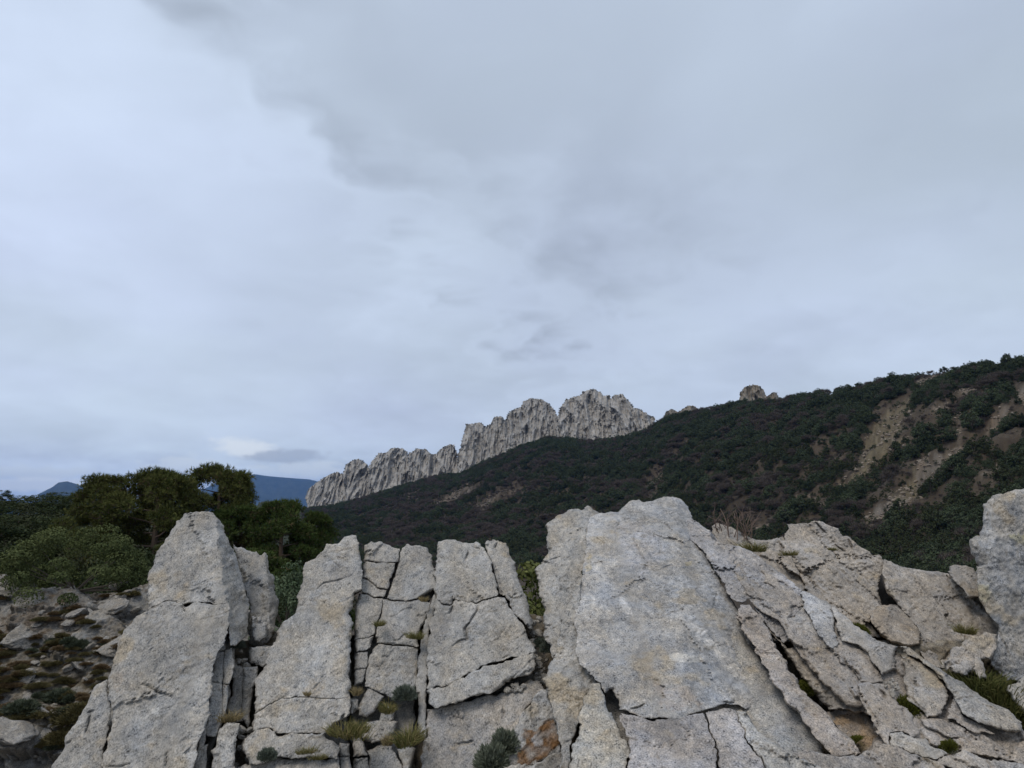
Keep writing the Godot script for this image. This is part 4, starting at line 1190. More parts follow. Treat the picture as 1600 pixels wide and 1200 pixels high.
	job(t, "plate", "rock", [3.26, 5.28], [1500, 1154, 1510, 1142, 1530, 1146, 1555, 1160, 1570, 1168, 1590, 1160, 1620, 1150, 1660, 1200, 1600, 1194, 1560, 1184, 1530, 1180, 1500, 1170, 1486, 1160], d.call(warm, 0.0, {"fac": [0.16, 1.6, 35.0, 0.03, 0.05, 0.02]}))
	job(t, "plate", "rock", [3.2, 5.2], [1466, 1192, 1485, 1182, 1500, 1173, 1530, 1183, 1560, 1187, 1600, 1197, 1660, 1205, 1700, 1290, 1560, 1290, 1500, 1215, 1490, 1200], d.call(Color(0.552, 0.528, 0.498), 0.0, {"fac": [0.18, 1.6, 30.0, 0.04, 0.05, 0.02]}))
	job(t, "plate", "rock", [3.1, 5.1], [1240, 1178, 1260, 1168, 1300, 1182, 1340, 1180, 1372, 1166, 1400, 1167, 1440, 1184, 1466, 1194, 1490, 1204, 1530, 1250, 1550, 1290, 1335, 1290, 1282, 1200], d.call(warm, 0.0, {"fac": [0.17, 1.8, 30.0, 0.05, 0.06, 0.02]}))
	job(t, "core", "rock", [3.30, 5.325], [1125, 862, 1180, 880, 1260, 935, 1345, 993, 1440, 1042, 1500, 1078, 1585, 1128, 1660, 1200, 1700, 1285, 1320, 1285, 1350, 1180, 1378, 1150, 1355, 1105, 1318, 1100, 1280, 1062, 1248, 1020, 1215, 970, 1180, 950], {"h": 0.009, "T": 0.5, "rough": 1.6, "tint": warm, "strata": 0.014, "sang": 45.0, "fac": [0.12, 2.2, 45.0, 0.04, 0.05, 0.015]})

func ridge_back() -> void:
	var t := thing("rock_ridge", "rough broken limestone ridge descending rightwards behind the fractured slab", "rock")
	var pl := [4.15, 5.9]
	var warm := Color(0.561, 0.529, 0.489)
	var o := {"bev": 0.03, "T": 0.7, "rough": 2.0, "tint": warm, "strata": 0.02, "sang": 42.0, "fac": [0.26, 1.7, 45.0, 0.06, 0.09, 0.02]}
	var o2 := o.duplicate()
	o2["cracks"] = [[0.02, 0.10, 1272, 814, 1285, 828, 1292, 834], [0.016, 0.08, 1325, 842, 1331, 858], [0.014, 0.06, 1303, 850, 1320, 862], [0.014, 0.05, 1235, 880, 1250, 895, 1268, 905]]
	job(t, "block", "rock", pl, [1113, 822, 1120, 817, 1135, 822, 1150, 828, 1170, 838, 1190, 845, 1205, 843, 1222, 838, 1232, 850, 1240, 880, 1262, 925, 1240, 925, 1200, 895, 1160, 870, 1130, 860, 1115, 845], o)
	job(t, "block", "rock", pl, [1224, 838, 1229, 828, 1230, 820, 1242, 818, 1262, 818, 1272, 813, 1280, 813, 1290, 818, 1300, 822, 1308, 825, 1315, 838, 1325, 840, 1335, 845, 1345, 855, 1358, 862, 1365, 870, 1374, 866, 1380, 878, 1376, 900, 1372, 925, 1378, 945, 1360, 958, 1362, 978, 1372, 995, 1345, 995, 1300, 955, 1262, 925, 1242, 880, 1232, 850], o2)
	job(t, "block", "rock", [4.1, 5.85], [1382, 875, 1400, 880, 1420, 887, 1440, 890, 1455, 892, 1470, 893, 1484, 896, 1500, 905, 1560, 925, 1570, 960, 1562, 1005, 1510, 1020, 1475, 1042, 1445, 1040, 1438, 1010, 1438, 985, 1420, 962, 1402, 942, 1385, 925, 1380, 900], o)
	job(t, "block", "rock", [4.0, 5.75], [1360, 957, 1376, 946, 1400, 946, 1420, 965, 1436, 986, 1436, 1005, 1415, 1010, 1395, 1004, 1375, 992, 1362, 975], {"bev": 0.03, "T": 0.4, "rough": 1.4, "tint": Color(0.526, 0.466, 0.393), "folds": [[1442, 990, 1415, 945, 1.0], [1440, 994, 1380, 980, 0.5]]})
	job(t, "core", "rock", [4.5, 6.3], [1140, 845, 1240, 850, 1280, 835, 1340, 865, 1420, 900, 1500, 920, 1525, 960, 1500, 1040, 1440, 1060, 1340, 1010, 1230, 930], {"h": 0.03, "T": 0.5, "tint": warm})
	t = thing("knob_stone", "small rounded limestone knob at the low end of the broken ridge", "rock")
	job(t, "stone", "rock", [4.0, 5.65], [1483, 895, 1487, 885, 1495, 881, 1508, 884, 1520, 890, 1532, 905, 1532, 930, 1515, 932, 1498, 915], {"bev": 0.05, "T": 0.3, "rough": 1.6, "tint": warm})
	t = thing("limestone_boulder", "upright grey limestone boulder with yellow lichen standing over green grass", "rock")
	job(t, "stone", "rock", [4.15, 4.75], [1515, 845, 1520, 838, 1530, 835, 1532, 825, 1535, 815, 1538, 795, 1535, 788, 1540, 778, 1550, 771, 1568, 769, 1575, 764, 1600, 763, 1700, 758, 1720, 900, 1720, 1070, 1640, 1085, 1600, 1064, 1572, 1062, 1547, 1042, 1556, 1010, 1561, 985, 1546, 960, 1530, 935, 1527, 905, 1525, 885, 1518, 870, 1513, 855],
		{"bev": 0.07, "T": 0.9, "rough": 1.7, "vary": 1.6, "tint": Color(0.577, 0.580, 0.576), "folds": [[1560, 765, 1535, 960, 0.45]], "cracks": [[0.012, 0.04, 1560, 985, 1572, 1010, 1580, 1030]], "pat": [[[1580, 836, 1602, 832, 1610, 848, 1590, 850], Color(0.76, 0.74, 0.44), 0.7, 0.03], [[1530, 915, 1545, 915, 1545, 940, 1532, 935], Color(0.70, 0.67, 0.46), 0.5, 0.02]]})
	t = thing("foot_stone", "smooth curved stone at the foot of the upright boulder", "rock")
	job(t, "stone", "rock", [3.85, 5.0], [1478, 1035, 1486, 1015, 1500, 1010, 1515, 1000, 1540, 988, 1556, 990, 1556, 1012, 1547, 1030, 1530, 1030, 1505, 1034, 1480, 1046], {"bev": 0.03, "T": 0.3, "tint": warm})
	for q in [[1488, 1046, 1510, 1032, 1520, 1035, 1518, 1048, 1508, 1055, 1492, 1052], [1519, 1033, 1530, 1030, 1540, 1046, 1541, 1058, 1530, 1060, 1522, 1048]]:
		t = thing("loose_stone", "small pale loose stone at the foot of the upright boulder", "stone", Vector3.ZERO, "loose stones under the boulder")
		job(t, "stone", "rock", [3.8, 4.9], q, {"bev": 0.02, "T": 0.15, "tint": warm})
	t = thing("grass_stone", "rounded grey stone half sunk in grass beyond the fractured slab", "stone")
	job(t, "stone", "rock", [3.7, 4.8], [1574, 1078, 1590, 1064, 1612, 1060, 1650, 1100, 1620, 1125, 1592, 1110], {"bev": 0.05, "T": 0.3})

func outcrop_ground() -> void:
	job(null, "rock_ledge", "rock", [3.15, 7.3], [-120, 1266, 400, 1262, 1000, 1262, 1760, 1266, 2500, 2200, -900, 2200], {"h": 0.03, "T": 0.5, "rough": 2.0, "fac": [0.35, 1.4, 30.0, 0.05, 0.06, 0.02], "kind": "structure"})
	job(null, "rock_ground", "rock", [4.1, 5.75], [348, 1003, 400, 1000, 436, 985, 470, 1002, 560, 990, 650, 960, 800, 955, 850, 962, 880, 1000, 1100, 1000, 1440, 1000, 1560, 1000, 1740, 1040, 1800, 1340, 60, 1340, 110, 1200, 220, 1060], {"h": 0.02, "T": 0.8, "rough": 3.0, "tint": Color(0.381, 0.344, 0.280), "fac": [0.12, 1.2, 20.0, 0.06, 0.05, 0.02], "kind": "structure",
		"pat": [[[1470, 1040, 1560, 1045, 1740, 1080, 1760, 1150, 1600, 1130, 1500, 1085], Color(0.16, 0.15, 0.075), 0.9, 0.05]]})
	job(null, "rocky_slope", "rock", [7.6, 11.6], [-260, 872, -60, 880, 0, 888, 40, 900, 80, 908, 150, 912, 205, 914, 240, 905, 300, 930, 420, 960, 480, 1000, 480, 1330, -260, 1330], {"h": 0.02, "T": 1.5, "rough": 3.0, "sc": 1.6, "bev": 0.10, "tint": Color(0.43, 0.42, 0.395), "fac": [0.55, 1.5, 20.0, 0.30, 0.40, 0.08], "strata": 0.04, "sang": 15.0, "kind": "structure", "m": Vector3(0.1, 0.5, 0.86), "vary": 1.5,
		"pat": [[[-40, 1010, 60, 1000, 150, 1020, 190, 1040, 170, 1090, 120, 1150, 90, 1180, 40, 1100, -40, 1090], Color(0.145, 0.115, 0.065), 0.85, 0.22], [[0, 960, 60, 950, 110, 945, 130, 985, 80, 1000, 0, 990], Color(0.17, 0.12, 0.075), 0.7, 0.2], [[60, 925, 110, 920, 140, 960, 100, 965], Color(0.15, 0.11, 0.07), 0.7, 0.15], [[150, 990, 200, 960, 215, 1010, 180, 1040], Color(0.19, 0.15, 0.10), 0.6, 0.15], [[-200, 880, 240, 900, 240, 922, -200, 905], Color(0.13, 0.10, 0.07), 0.7, 0.15]]})

func cliffs() -> void:
	var o := {"h": 0.8, "sc": 20.0, "bev": 0.05, "warp": 0.09, "T": 26.0, "cliff": true, "rough": 1.0, "tint": Color(0.57, 0.562, 0.545), "vary": 1.0}
	var q := [
		["low stepped limestone crag at the bottom end of the far toothed ridge", 1080, [477, 777, 482, 764, 497, 752, 512, 743, 527, 737, 535, 740, 540, 752, 545, 800, 500, 812, 484, 808]],
		["humped limestone crag second from the bottom end of the far toothed ridge", 1060, [535, 742, 541, 726, 550, 720, 559, 717, 569, 721, 576, 731, 584, 760, 586, 790, 545, 806, 540, 770]],
		["broad ragged limestone crag in the lower half of the far toothed ridge", 1030, [576, 732, 580, 722, 591, 709, 604, 707, 610, 702, 617, 700, 629, 701, 637, 707, 642, 730, 644, 765, 600, 784, 586, 790, 580, 760]],
		["limestone crag with two blunt teeth below the ridge's deep notch", 1000, [638, 709, 644, 706, 651, 701, 664, 702, 672, 709, 679, 711, 689, 702, 700, 695, 709, 695, 714, 708, 719, 730, 721, 755, 680, 762, 642, 770]],
		["square shouldered limestone crag just above the ridge's deep notch", 955, [714, 712, 719, 702, 724, 681, 728, 663, 739, 662, 749, 660, 758, 667, 769, 662, 773, 651, 784, 651, 790, 658, 800, 690, 800, 720, 770, 732, 737, 748, 718, 752]],
		["rounded high limestone crag beside the highest crag of the ridge", 900, [789, 659, 794, 646, 803, 640, 814, 636, 818, 627, 831, 622, 846, 624, 859, 631, 867, 642, 873, 654, 878, 690, 862, 700, 812, 715, 795, 722, 790, 700]],
		["highest limestone crag crowning the far toothed ridge", 850, [871, 652, 876, 636, 884, 625, 895, 621, 908, 617, 911, 612, 916, 610, 927, 608, 938, 612, 944, 619, 951, 617, 955, 623, 958, 650, 960, 702, 910, 706, 874, 702, 868, 690]],
		["sloping limestone crag at the top end where trees begin", 800, [954, 624, 961, 617, 972, 616, 983, 627, 992, 640, 996, 638, 1002, 640, 1011, 647, 1022, 652, 1024, 672, 1000, 692, 975, 702, 956, 702]],
		["small paired limestone teeth on the wooded crest", 735, [1036, 652, 1042, 642, 1050, 639, 1058, 644, 1064, 641, 1074, 634, 1084, 634, 1092, 640, 1096, 656, 1070, 666, 1040, 670]],
		["dome topped rock outcrop on the wooded skyline", 610, [1146, 640, 1154, 628, 1157, 612, 1165, 604, 1176, 601, 1188, 603, 1195, 611, 1198, 622, 1196, 645, 1150, 650]],
		["low angular rock beside the dome topped outcrop", 600, [1190, 632, 1198, 620, 1207, 613, 1214, 614, 1218, 624, 1214, 640, 1190, 648]]]
	for k in q.size():
		var t := thing("limestone_crag" if k < 8 else "rock_outcrop", q[k][0], "crag", Vector3.ZERO, "")
		var oo := o.duplicate()
		if k >= 8:
			oo.merge({"h": 0.7, "sc": 9.0, "T": 12.0, "tint": Color(0.414, 0.385, 0.336)}, true)
		var z: float = q[k][1]
		# a steep face that leans back a little
		var l := z * 0.9
		job(t, "face", "cliff", [z * 0.72, z * 0.985 + 4.0] if k < 8 else [z * 0.86, z], q[k][2], oo)
		if k < 8: crag_polys.append([q[k][2], z])

var crag_polys: Array = []

func hill_wood() -> void:
	var g := RandomNumberGenerator.new()
	g.seed = 99
	var oak: Array = []
	var brn: Array = []
	var pin: Array = []
	var dk := Color(0.030, 0.042, 0.022)
	for k in 6: oak.append(leafy_meshes(200 + k, 4.2 + 0.25 * k, 2.2 + 0.12 * k, 1150, 0.20, dk * (0.9 + 0.16 * k), Color(0.05, 0.058, 0.036) * (0.85 + 0.14 * k), 26, 0.9, 0.22))
	for k in 3: brn.append(bare_meshes(300 + k, 4.4, 3.6, 800, 0.05))
	for k in 2: pin.append(leafy_meshes(400 + k, 5.5, 1.9, 950, 0.18, Color(0.036, 0.046, 0.026), Color(0.062, 0.07, 0.036), 24, 1.0, 0.25))
	var kinds := [oak, brn, pin]
	var spots: Array = []
	var a0 := -15.0
	var a1 := 36.5
	for n in 84000:
		var az := g.randf_range(a0, a1)
		var tb := pick(az)
		if tb[0] < 200.0: continue
		var r0: float = tb[2] * 0.85
		var r1: float = tb[0] * 1.010
		if g.randf() > (r1 * r1 - r0 * r0) / 1.0e6 + 0.04: continue
		var r := sqrt(lerpf(r0 * r0, r1 * r1, g.randf()))
		var t := r / r1
		var p := ground(az, r)
		var s := pix(p)
		if s.y > 912.0 or s.x > 1650.0 or s.x < 330.0: continue
		var bd := bareness(p) + n_mid.get_noise_2d(p.x * 0.05, p.z * 0.05) * 8.0
		if bd > 2.0 and g.randf() > 0.32: continue
		var thin := false
		if s.x > 1260.0 and s.y > 615.0 and s.y < 815.0 and n_col.get_noise_2d(p.x * 0.03, p.z * 0.03 + 40.0) > g.randf_range(-0.05, 0.4): thin = true
		var scrub := bd > -5.0
		var nv := n_col.get_noise_2d(p.x * 0.012, p.z * 0.012) + 0.7 * n_col.get_noise_2d(p.x * 0.05 + 70.0, p.z * 0.05) 
		nv += 0.32 * exp(-pow((s.x - 700.0) / 190.0, 2.0) - pow((s.y - 800.0) / 45.0, 2.0)) - 0.18
		if s.x > 1250.0: nv -= 0.02
		var kind := 0
		if nv + g.randf_range(-0.25, 0.25) > 0.03: kind = 1
		elif n_lo.get_noise_2d(p.x * 0.02 + 9.0, p.z * 0.02) > 0.1 and s.y > 700.0: kind = 2
		if thin: kind = 1 if g.randf() < 0.6 else 0
		var sz := lerpf(0.38, 1.25, pow(g.randf(), 1.6)) * (0.30 if bd > 2.0 or thin else (0.6 if scrub else 1.0)) * (0.9 if kind == 1 else 1.0)
		if t > 0.985: sz *= 0.8
		spots.append([sz / r, kind, g.randi() % (kinds[kind] as Array).size(), p, g.randf() * TAU, sz])
	spots.sort_custom(func(x, y): return x[0] > y[0])
	var cnt := [0, 0, 0]
	var names := ["oak_tree", "leafless_tree", "young_pine"]
	var labels := ["dark evergreen oak growing on the far wooded hillside", "brown leafless tree growing on the far wooded hillside", "green rounded young pine growing on the far wooded hillside"]
	var groups := ["evergreen oaks on the hillside", "leafless trees on the hillside", "young pines on the hillside"]
	var mats := ["leaf_far", "twig_far", "leaf_far"]
	var rest := {}
	for s in spots:
		var kd: int = s[1]
		var m: Array = kinds[kd][s[2]]
		if cnt[kd] < 295:
			tree(names[kd], m, ["bark", mats[kd]], s[3], s[4], Vector3.ONE * float(s[5]), labels[kd], "tree", groups[kd])
			cnt[kd] += 1
		else:
			var key := kd * 10 + int(s[2])
			if not rest.has(key): rest[key] = []
			rest[key].append(Transform3D(Basis(Vector3.UP, s[4]).scaled(Vector3.ONE * float(s[5])), s[3]))
	for key in rest:
		var kd2: int = key / 10
		many(kinds[kd2][key % 10][1], rest[key], ["oak_wood", "leafless_wood", "pine_wood"][kd2], M[mats[kd2]], ["dense dark evergreen wood covering the far hillside", "brown leafless wood covering the far hillside", "green pine wood covering the far hillside"][kd2], "wood")
	# skyline trees that stand clear of the crest
	for q in [[1476, 437, 1.0, "small lone tree on the bare skyline high on the wooded hill"], [1578, 408, 1.3, "tallest dark tree crowning the highest point of the wooded hill"], [1130, 650, 1.3, "broad rounded tree on the crest below the dome topped outcrop"], [1118, 655, 0.9, "small rounded tree on the crest between paired teeth and broad tree"], [1398, 482, 0.8, "low rounded tree on the crest above the tan open slope"], [1150, 628, 1.0, "dark tree standing against the side of the dome topped outcrop"]]:
		var d := ray(q[0], 600)
		var az := rad_to_deg(atan2(d.x, -d.z))
		var p := ground(az, q[1])
		tree("crest_tree", oak[1], ["bark", "leaf_far"], p, q[0], Vector3.ONE * float(q[2]), q[3], "tree", "trees on the hill crest")
	# stones on the open patches
	var rubble: Array = []
	for n in 40000:
		if rubble.size() > 5200: break
		var az := g.randf_range(-10.0, a1)
		var tb := pick(az)
		var r := lerpf(tb[2], tb[0], g.randf())
		var p := ground(az, r)
		if bareness(p) + n_mid.get_noise_2d(p.x * 0.05, p.z * 0.05) * 9.0 < 3.0: continue
		rubble.append(Transform3D(Basis.from_euler(Vector3(g.randf() * 3.0, g.randf() * 6.0, 0)).scaled(Vector3.ONE * lerpf(0.15, 0.9, pow(g.randf(), 3.0))), p))
	many(stone_mesh(501, 4, 7, Color(0.43, 0.375, 0.315)), rubble, "scree_stones", M.cliff, "pale loose stones lying on the open scree of the hillside", "scree")
	# bushes clinging to the crags
	var tr: Array = []
	for c in crag_polys:
		var poly := pts(c[0])
		var lo := poly[0]
		var hi := poly[0]
		for p in poly:
			lo = lo.min(p)
			hi = hi.max(p)
		for n in 260:
			var s := Vector2(g.randf_range(lo.x, hi.x), g.randf_range(lo.y, hi.y))
			var dd := edge_dist(s, poly)
			if dd < 3.0: continue
			if n_col.get_noise_2d(s.x * 0.05, s.y * 0.05) + 0.75 * (s.y - lo.y) / (hi.y - lo.y) < g.randf_range(0.3, 0.8): continue
			var z: float = c[1]
			var p3 := at(s.x, s.y, [z * 0.72, z * 0.985 + 4.0])
			tr.append(Transform3D(Basis(Vector3.UP, g.randf() * TAU).scaled(Vector3.ONE * g.randf_range(0.22, 0.6)), p3 * 0.997))
	many(oak[0][1], tr, "crag_scrub", M.leaf_far, "dark scrub clinging to ledges of the far crags", "scrub")

func many(mesh: Mesh, tr: Array, called: String, mat: Material, label: String, category: String) -> void:
	var mm := MultiMesh.new()
	mm.transform_format = MultiMesh.TRANSFORM_3D
	mm.mesh = mesh
	mm.instance_count = tr.size()
	for k in tr.size(): mm.set_instance_transform(k, tr[k])
	var o := MultiMeshInstance3D.new()
	o.multimesh = mm
	o.material_override = mat
	o.name = numbered(called)
	add_child(o)
	tag(o, label, category, "", "stuff")

func stand(px: float, r: float) -> Vector3:
	var d := ray(px, 800)
	return ground(rad_to_deg(atan2(d.x, -d.z)), r)

func to_top(px: float, r: float, py: float) -> float:      # height a thing on the ground there needs to reach that row
	var d := ray(px, py)
	return r * d.y / Vector2(d.x, d.z).length() - stand(px, r).y

func near_trees() -> void:
	var ca := Color(0.050, 0.062, 0.020)
	var cb := Color(0.135, 0.138, 0.048)
	var pines := [pine_meshes(11, 6.4, 2.3, 11000, ca, cb, 0.16), pine_meshes(12, 6.4, 2.5, 12000, ca, cb, 0.14), pine_meshes(13, 6.0, 2.2, 11000, Color(0.036, 0.06, 0.02), Color(0.088, 0.112, 0.036), 0.10)]
	# column, distance, row of the top, which, width
	for q in [[160, 26, 745, 0, 0.78, "lower olive green pine nearest the domed shrub, outermost of its clump"], [222, 25, 734, 1, 0.86, "broad olive green pine rising beyond the domed shrub"], [268, 28, 741, 0, 0.88, "olive green pine filling the dip between two taller pine tops"], [322, 26, 727, 1, 0.86, "tallest olive green pine, its feathery top above the left fin"], [362, 27, 744, 0, 0.58, "slim olive green pine standing before the blue mountain"]]:
		var h := to_top(q[0], q[1], q[2]) / 5.8
		tree("pine_tree", pines[q[3]], ["bark", "needle"], stand(q[0], q[1]), q[0] * 1.7, Vector3(q[4], h, q[4]), q[5], "tree", "pines behind the left fin")
	for q in [[410, 25, 776, 2, 0.85, "deep green pine right behind the left fin's upright slab"], [445, 24, 768, 2, 0.82, "tallest deep green pine in the gap between left and second fin"], [474, 26, 788, 2, 0.60, "deep green pine with its edge against the far wooded hill"], [440, 21, 850, 2, 0.95, "lowest deep green pine above the greyish green shrub"]]:
		var h := to_top(q[0], q[1], q[2]) / 5.7
		tree("pine_tree", pines[q[3]], ["bark", "needle"], stand(q[0], q[1]), q[0] * 2.3, Vector3(q[4], h, q[4]), q[5], "tree", "pines between the fins")
	var oaks := [leafy_meshes(41, 4.0, 1.9, 10000, 0.06, Color(0.026, 0.038, 0.018), Color(0.058, 0.068, 0.034), 80, 1.0, 0.12, 0.75), leafy_meshes(42, 4.0, 2.1, 10000, 0.06, Color(0.03, 0.038, 0.02), Color(0.065, 0.07, 0.038), 85, 0.95, 0.12, 0.75)]
	var k := 0
	for q in [[-50, 48, 770, 1.5], [10, 52, 772, 1.4], [62, 58, 768, 1.5], [108, 60, 770, 1.3], [-20, 36, 795, 1.2], [35, 38, 800, 1.2], [92, 36, 798, 1.1], [135, 40, 790, 1.1], [5, 24, 835, 0.9], [60, 26, 828, 0.9], [120, 25, 822, 0.9], [170, 22, 826, 0.85], [215, 20, 840, 0.8], [300, 24, 820, 1.0], [250, 21, 850, 0.8], [500, 30, 850, 0.8], [420, 17, 885, 0.55], [190, 30, 800, 0.9], [-120, 34, 800, 1.2], [-190, 42, 780, 1.4], [-260, 36, 790, 1.2], [-340, 44, 775, 1.5], [-420, 38, 785, 1.3], [-130, 52, 770, 1.5]]:
		var h := to_top(q[0], q[1], q[2]) / 4.15
		tree("oak_tree", oaks[k % 2], ["bark", "leaf"], stand(q[0], q[1]), q[0] * 0.7, Vector3(q[3], h, q[3]), "dark dense evergreen oak among the trees beyond the rocky slope", "tree", "evergreen oaks beyond the rocky slope")
		k += 1
	# round-topped far trees on the left rise
	for q in [[5, 96, 763, 0.7], [40, 94, 772, 1.3], [85, 97, 766, 1.2], [125, 100, 770, 1.3], [-30, 95, 768, 1.4]]:
		var h := to_top(q[0], q[1], q[2]) / 4.15
		tree("oak_tree", oaks[k % 2], ["bark", "leaf"], stand(q[0], q[1]), q[0] * 0.9, Vector3(q[3], h, q[3]), "small dark tree on the low skyline of the left rise", "tree", "trees on the left rise")
		k += 1
	# the bright shrub on the rocky slope
	var sp := [7.6, 11.6]
	var sh := leafy_meshes(61, 0.95, 0.95, 30000, 0.016, Color(0.042, 0.056, 0.023), Color(0.125, 0.142, 0.06), 74, 0.95, 0.04, 0.60, 0.10, 0.70)
	tree("boxwood_shrub", sh, ["bark", "leaf"], at(118, 916, sp) + Vector3(0, -0.1, 0), 0.6, Vector3(1, 0.95, 0.8), "wide domed bright green shrub on the edge of the rocky slope", "shrub", "", ["stem", "foliage"])
	var sh2 := leafy_meshes(62, 1.0, 0.6, 6000, 0.024, Color(0.055, 0.08, 0.045), Color(0.12, 0.15, 0.09), 50, 0.9, 0.1)
	tree("juniper_shrub", sh2, ["bark", "leaf"], at(446, 985, [8.0, 12.0]) + Vector3(0, -0.1, 0), 0.2, Vector3(0.9, 1.0, 0.9), "greyish green shrub in the gap between the left fin and the second fin", "shrub", "", ["stem", "foliage"])
	var sh3 := leafy_meshes(63, 3.0, 0.62, 9000, 0.026, Color(0.05, 0.066, 0.022), Color(0.14, 0.15, 0.055), 60, 0.62, 0.52)
	var b3 := stand(829, 7.2)
	tree("gap_shrub", sh3, ["bark", "leaf"], b3, 0.9, Vector3(1.1, to_top(829, 7.2, 812) / 3.02, 1.0), "yellow green shrub showing in the gap beside the big slab", "shrub", "", ["stem", "foliage"])

func small_plants() -> void:
	var ga := Color(0.10, 0.115, 0.035)
	var gb := Color(0.23, 0.19, 0.09)
	var tufts := [tuft_mesh(1, 480, 0.12, 0.15, ga, gb), tuft_mesh(2, 420, 0.11, 0.18, ga * 0.9, Color(0.24, 0.19, 0.09)), tuft_mesh(3, 340, 0.10, 0.10, Color(0.17, 0.14, 0.07), Color(0.32, 0.25, 0.14))]
	# column, row of the foot, plane, which, size, label
	for q in [
		[540, 1150, [3.62, 4.85], 1, 1.15, "dry green grass tuft in the crack under the second fin"],
		[562, 1143, [3.66, 4.9], 0, 0.8, "fresh green grass tuft at the end of the crack under the second fin"],
		[636, 1163, [3.6, 4.85], 0, 1.25, "large straw and green grass tuft against the third fin's foot"],
		[608, 1162, [3.6, 4.85], 2, 0.8, "low dry grass tuft beside the large straw tuft"],
		[592, 978, [3.78, 4.95], 0, 0.55, "small grass tuft in the upright crack of the stacked blocks"],
		[650, 998, [3.7, 4.95], 0, 0.65, "grass tuft in the joint beside the third fin"],
		[662, 940, [3.7, 4.95], 2, 0.6, "dry reddish tuft below the tall block of the rib"],
		[605, 1112, [3.66, 4.9], 1, 0.8, "low green grass tuft above the white block"],
		[558, 1085, [3.74, 4.95], 2, 0.7, "straw tuft in the joint between fin and white block"],
		[480, 1087, [3.62, 4.85], 2, 0.45, "thin straw tuft on the second fin's horizontal crack"],
		[478, 1177, [3.55, 4.7], 1, 0.55, "low dry tuft on the lowest ledge of the second fin"],
		[500, 1186, [3.55, 4.7], 1, 0.45, "tiny green tuft beside the low dry tuft"],
		[362, 1127, [3.72, 4.75], 2, 1.0, "brown dead grass clump in the gully slab's foot"],
		[1178, 862, [4.0, 5.5], 0, 1.15, "green grass tuft at the saddle behind the big slab"],
		[1235, 868, [4.0, 5.5], 1, 0.7, "low green tuft in the joint of the broken ridge"],
		[1300, 860, [4.0, 5.6], 0, 0.4, "tiny green tuft high on the broken ridge"],
		[1510, 990, [4.0, 5.5], 0, 0.9, "grass tuft in the recess beside the upright boulder"]]:
		var t := put(tufts[q[3]], "grass_tuft", M.grass)
		t.position = at(q[0], q[1], q[2])
		t.scale = Vector3.ONE * float(q[4]) * 0.66
		t.rotation.y = q[0]
		tag(t, q[5], "grass tuft", "grass tufts in the rock joints")
	var green := tuft_mesh(5, 420, 0.11, 0.24, Color(0.06, 0.075, 0.024), Color(0.15, 0.14, 0.055))
	var g := RandomNumberGenerator.new()
	g.seed = 5
	for k in 22:
		var px := g.randf_range(1505, 1625)
		var t := put(green, "grass_tuft", M.grass)
		t.position = at(px, 1062 + (px - 1500) * 0.62 + g.randf_range(-12, 18), [3.85, 5.0])
		t.rotation.y = g.randf() * TAU
		t.scale = Vector3.ONE * g.randf_range(0.7, 1.1)
		tag(t, "green grass tuft growing in the hollow below the upright boulder", "grass tuft", "grass below the boulder")
	var ca := Color(0.085, 0.10, 0.08)
	var cb := Color(0.17, 0.19, 0.15)
	var cush := [cushion_mesh(1, 0.105, 0.11, 4200, 0.022, ca, cb), cushion_mesh(2, 0.11, 0.15, 4600, 0.03, Color(0.10, 0.115, 0.085), Color(0.21, 0.23, 0.17))]
	for q in [
		[632, 1092, [3.7, 4.9], 0, 0.68, "round grey green cushion plant on the stacked blocks"],
		[768, 1200, [3.62, 4.8], 1, 0.8, "tall grey green herb bush at the foot of the third fin"],
		[790, 1172, [3.66, 4.8], 1, 0.7, "smaller grey green herb bush leaning on the third fin"],
		[418, 1186, [3.55, 4.6], 0, 0.5, "tiny grey green cushion plant on the lowest left ledge"],
		[858, 1018, [3.9, 5.1], 0, 0.6, "bluish green cushion plant in the gap beside the big slab"],
		[845, 1010, [3.95, 5.15], 0, 0.5, "dark green cushion plant in the rubble beside the big slab"],
		[372, 1012, [4.0, 5.0], 0, 0.45, "green cushion plant in the shaded joint of the left fin"]]:
		var t := put(cush[q[3]], "herb_cushion", M.grass)
		t.position = at(q[0], q[1], q[2])
		t.scale = Vector3.ONE * float(q[4])
		t.rotation.y = q[0]
		tag(t, q[5], "plant", "cushion plants on the rocks")
	var moss := cushion_mesh(7, 0.06, 0.02, 2600, 0.010, Color(0.05, 0.06, 0.012), Color(0.13, 0.13, 0.03))
	for q in [[1420, 1106, [3.3, 5.35], 1.3, "bright moss cushion in the slot below the big plate"], [1482, 1168, [3.27, 5.3], 0.8, "small moss cushion in a joint of the lower plates"], [1330, 1163, [3.4, 5.45], 1.2, "dark moss cushion in the rusty hollow"], [1345, 985, [3.9, 5.6], 1.1, "brownish moss cushion behind the ridge edge"], [1262, 1075, [3.45, 5.45], 1.2, "dark moss cushion in the deep slot beside the big slab"]]:
		var t := put(moss, "moss_cushion", M.grass)
		t.position = at(q[0], q[1], q[2])
		t.scale = Vector3.ONE * float(q[3])
		t.rotation = Vector3(0.6, q[0], 0)
		tag(t, q[4], "moss", "moss cushions in the slots")
	# leafless twiggy bush on the saddle
	var s := Soup.new()
	g.seed = 17
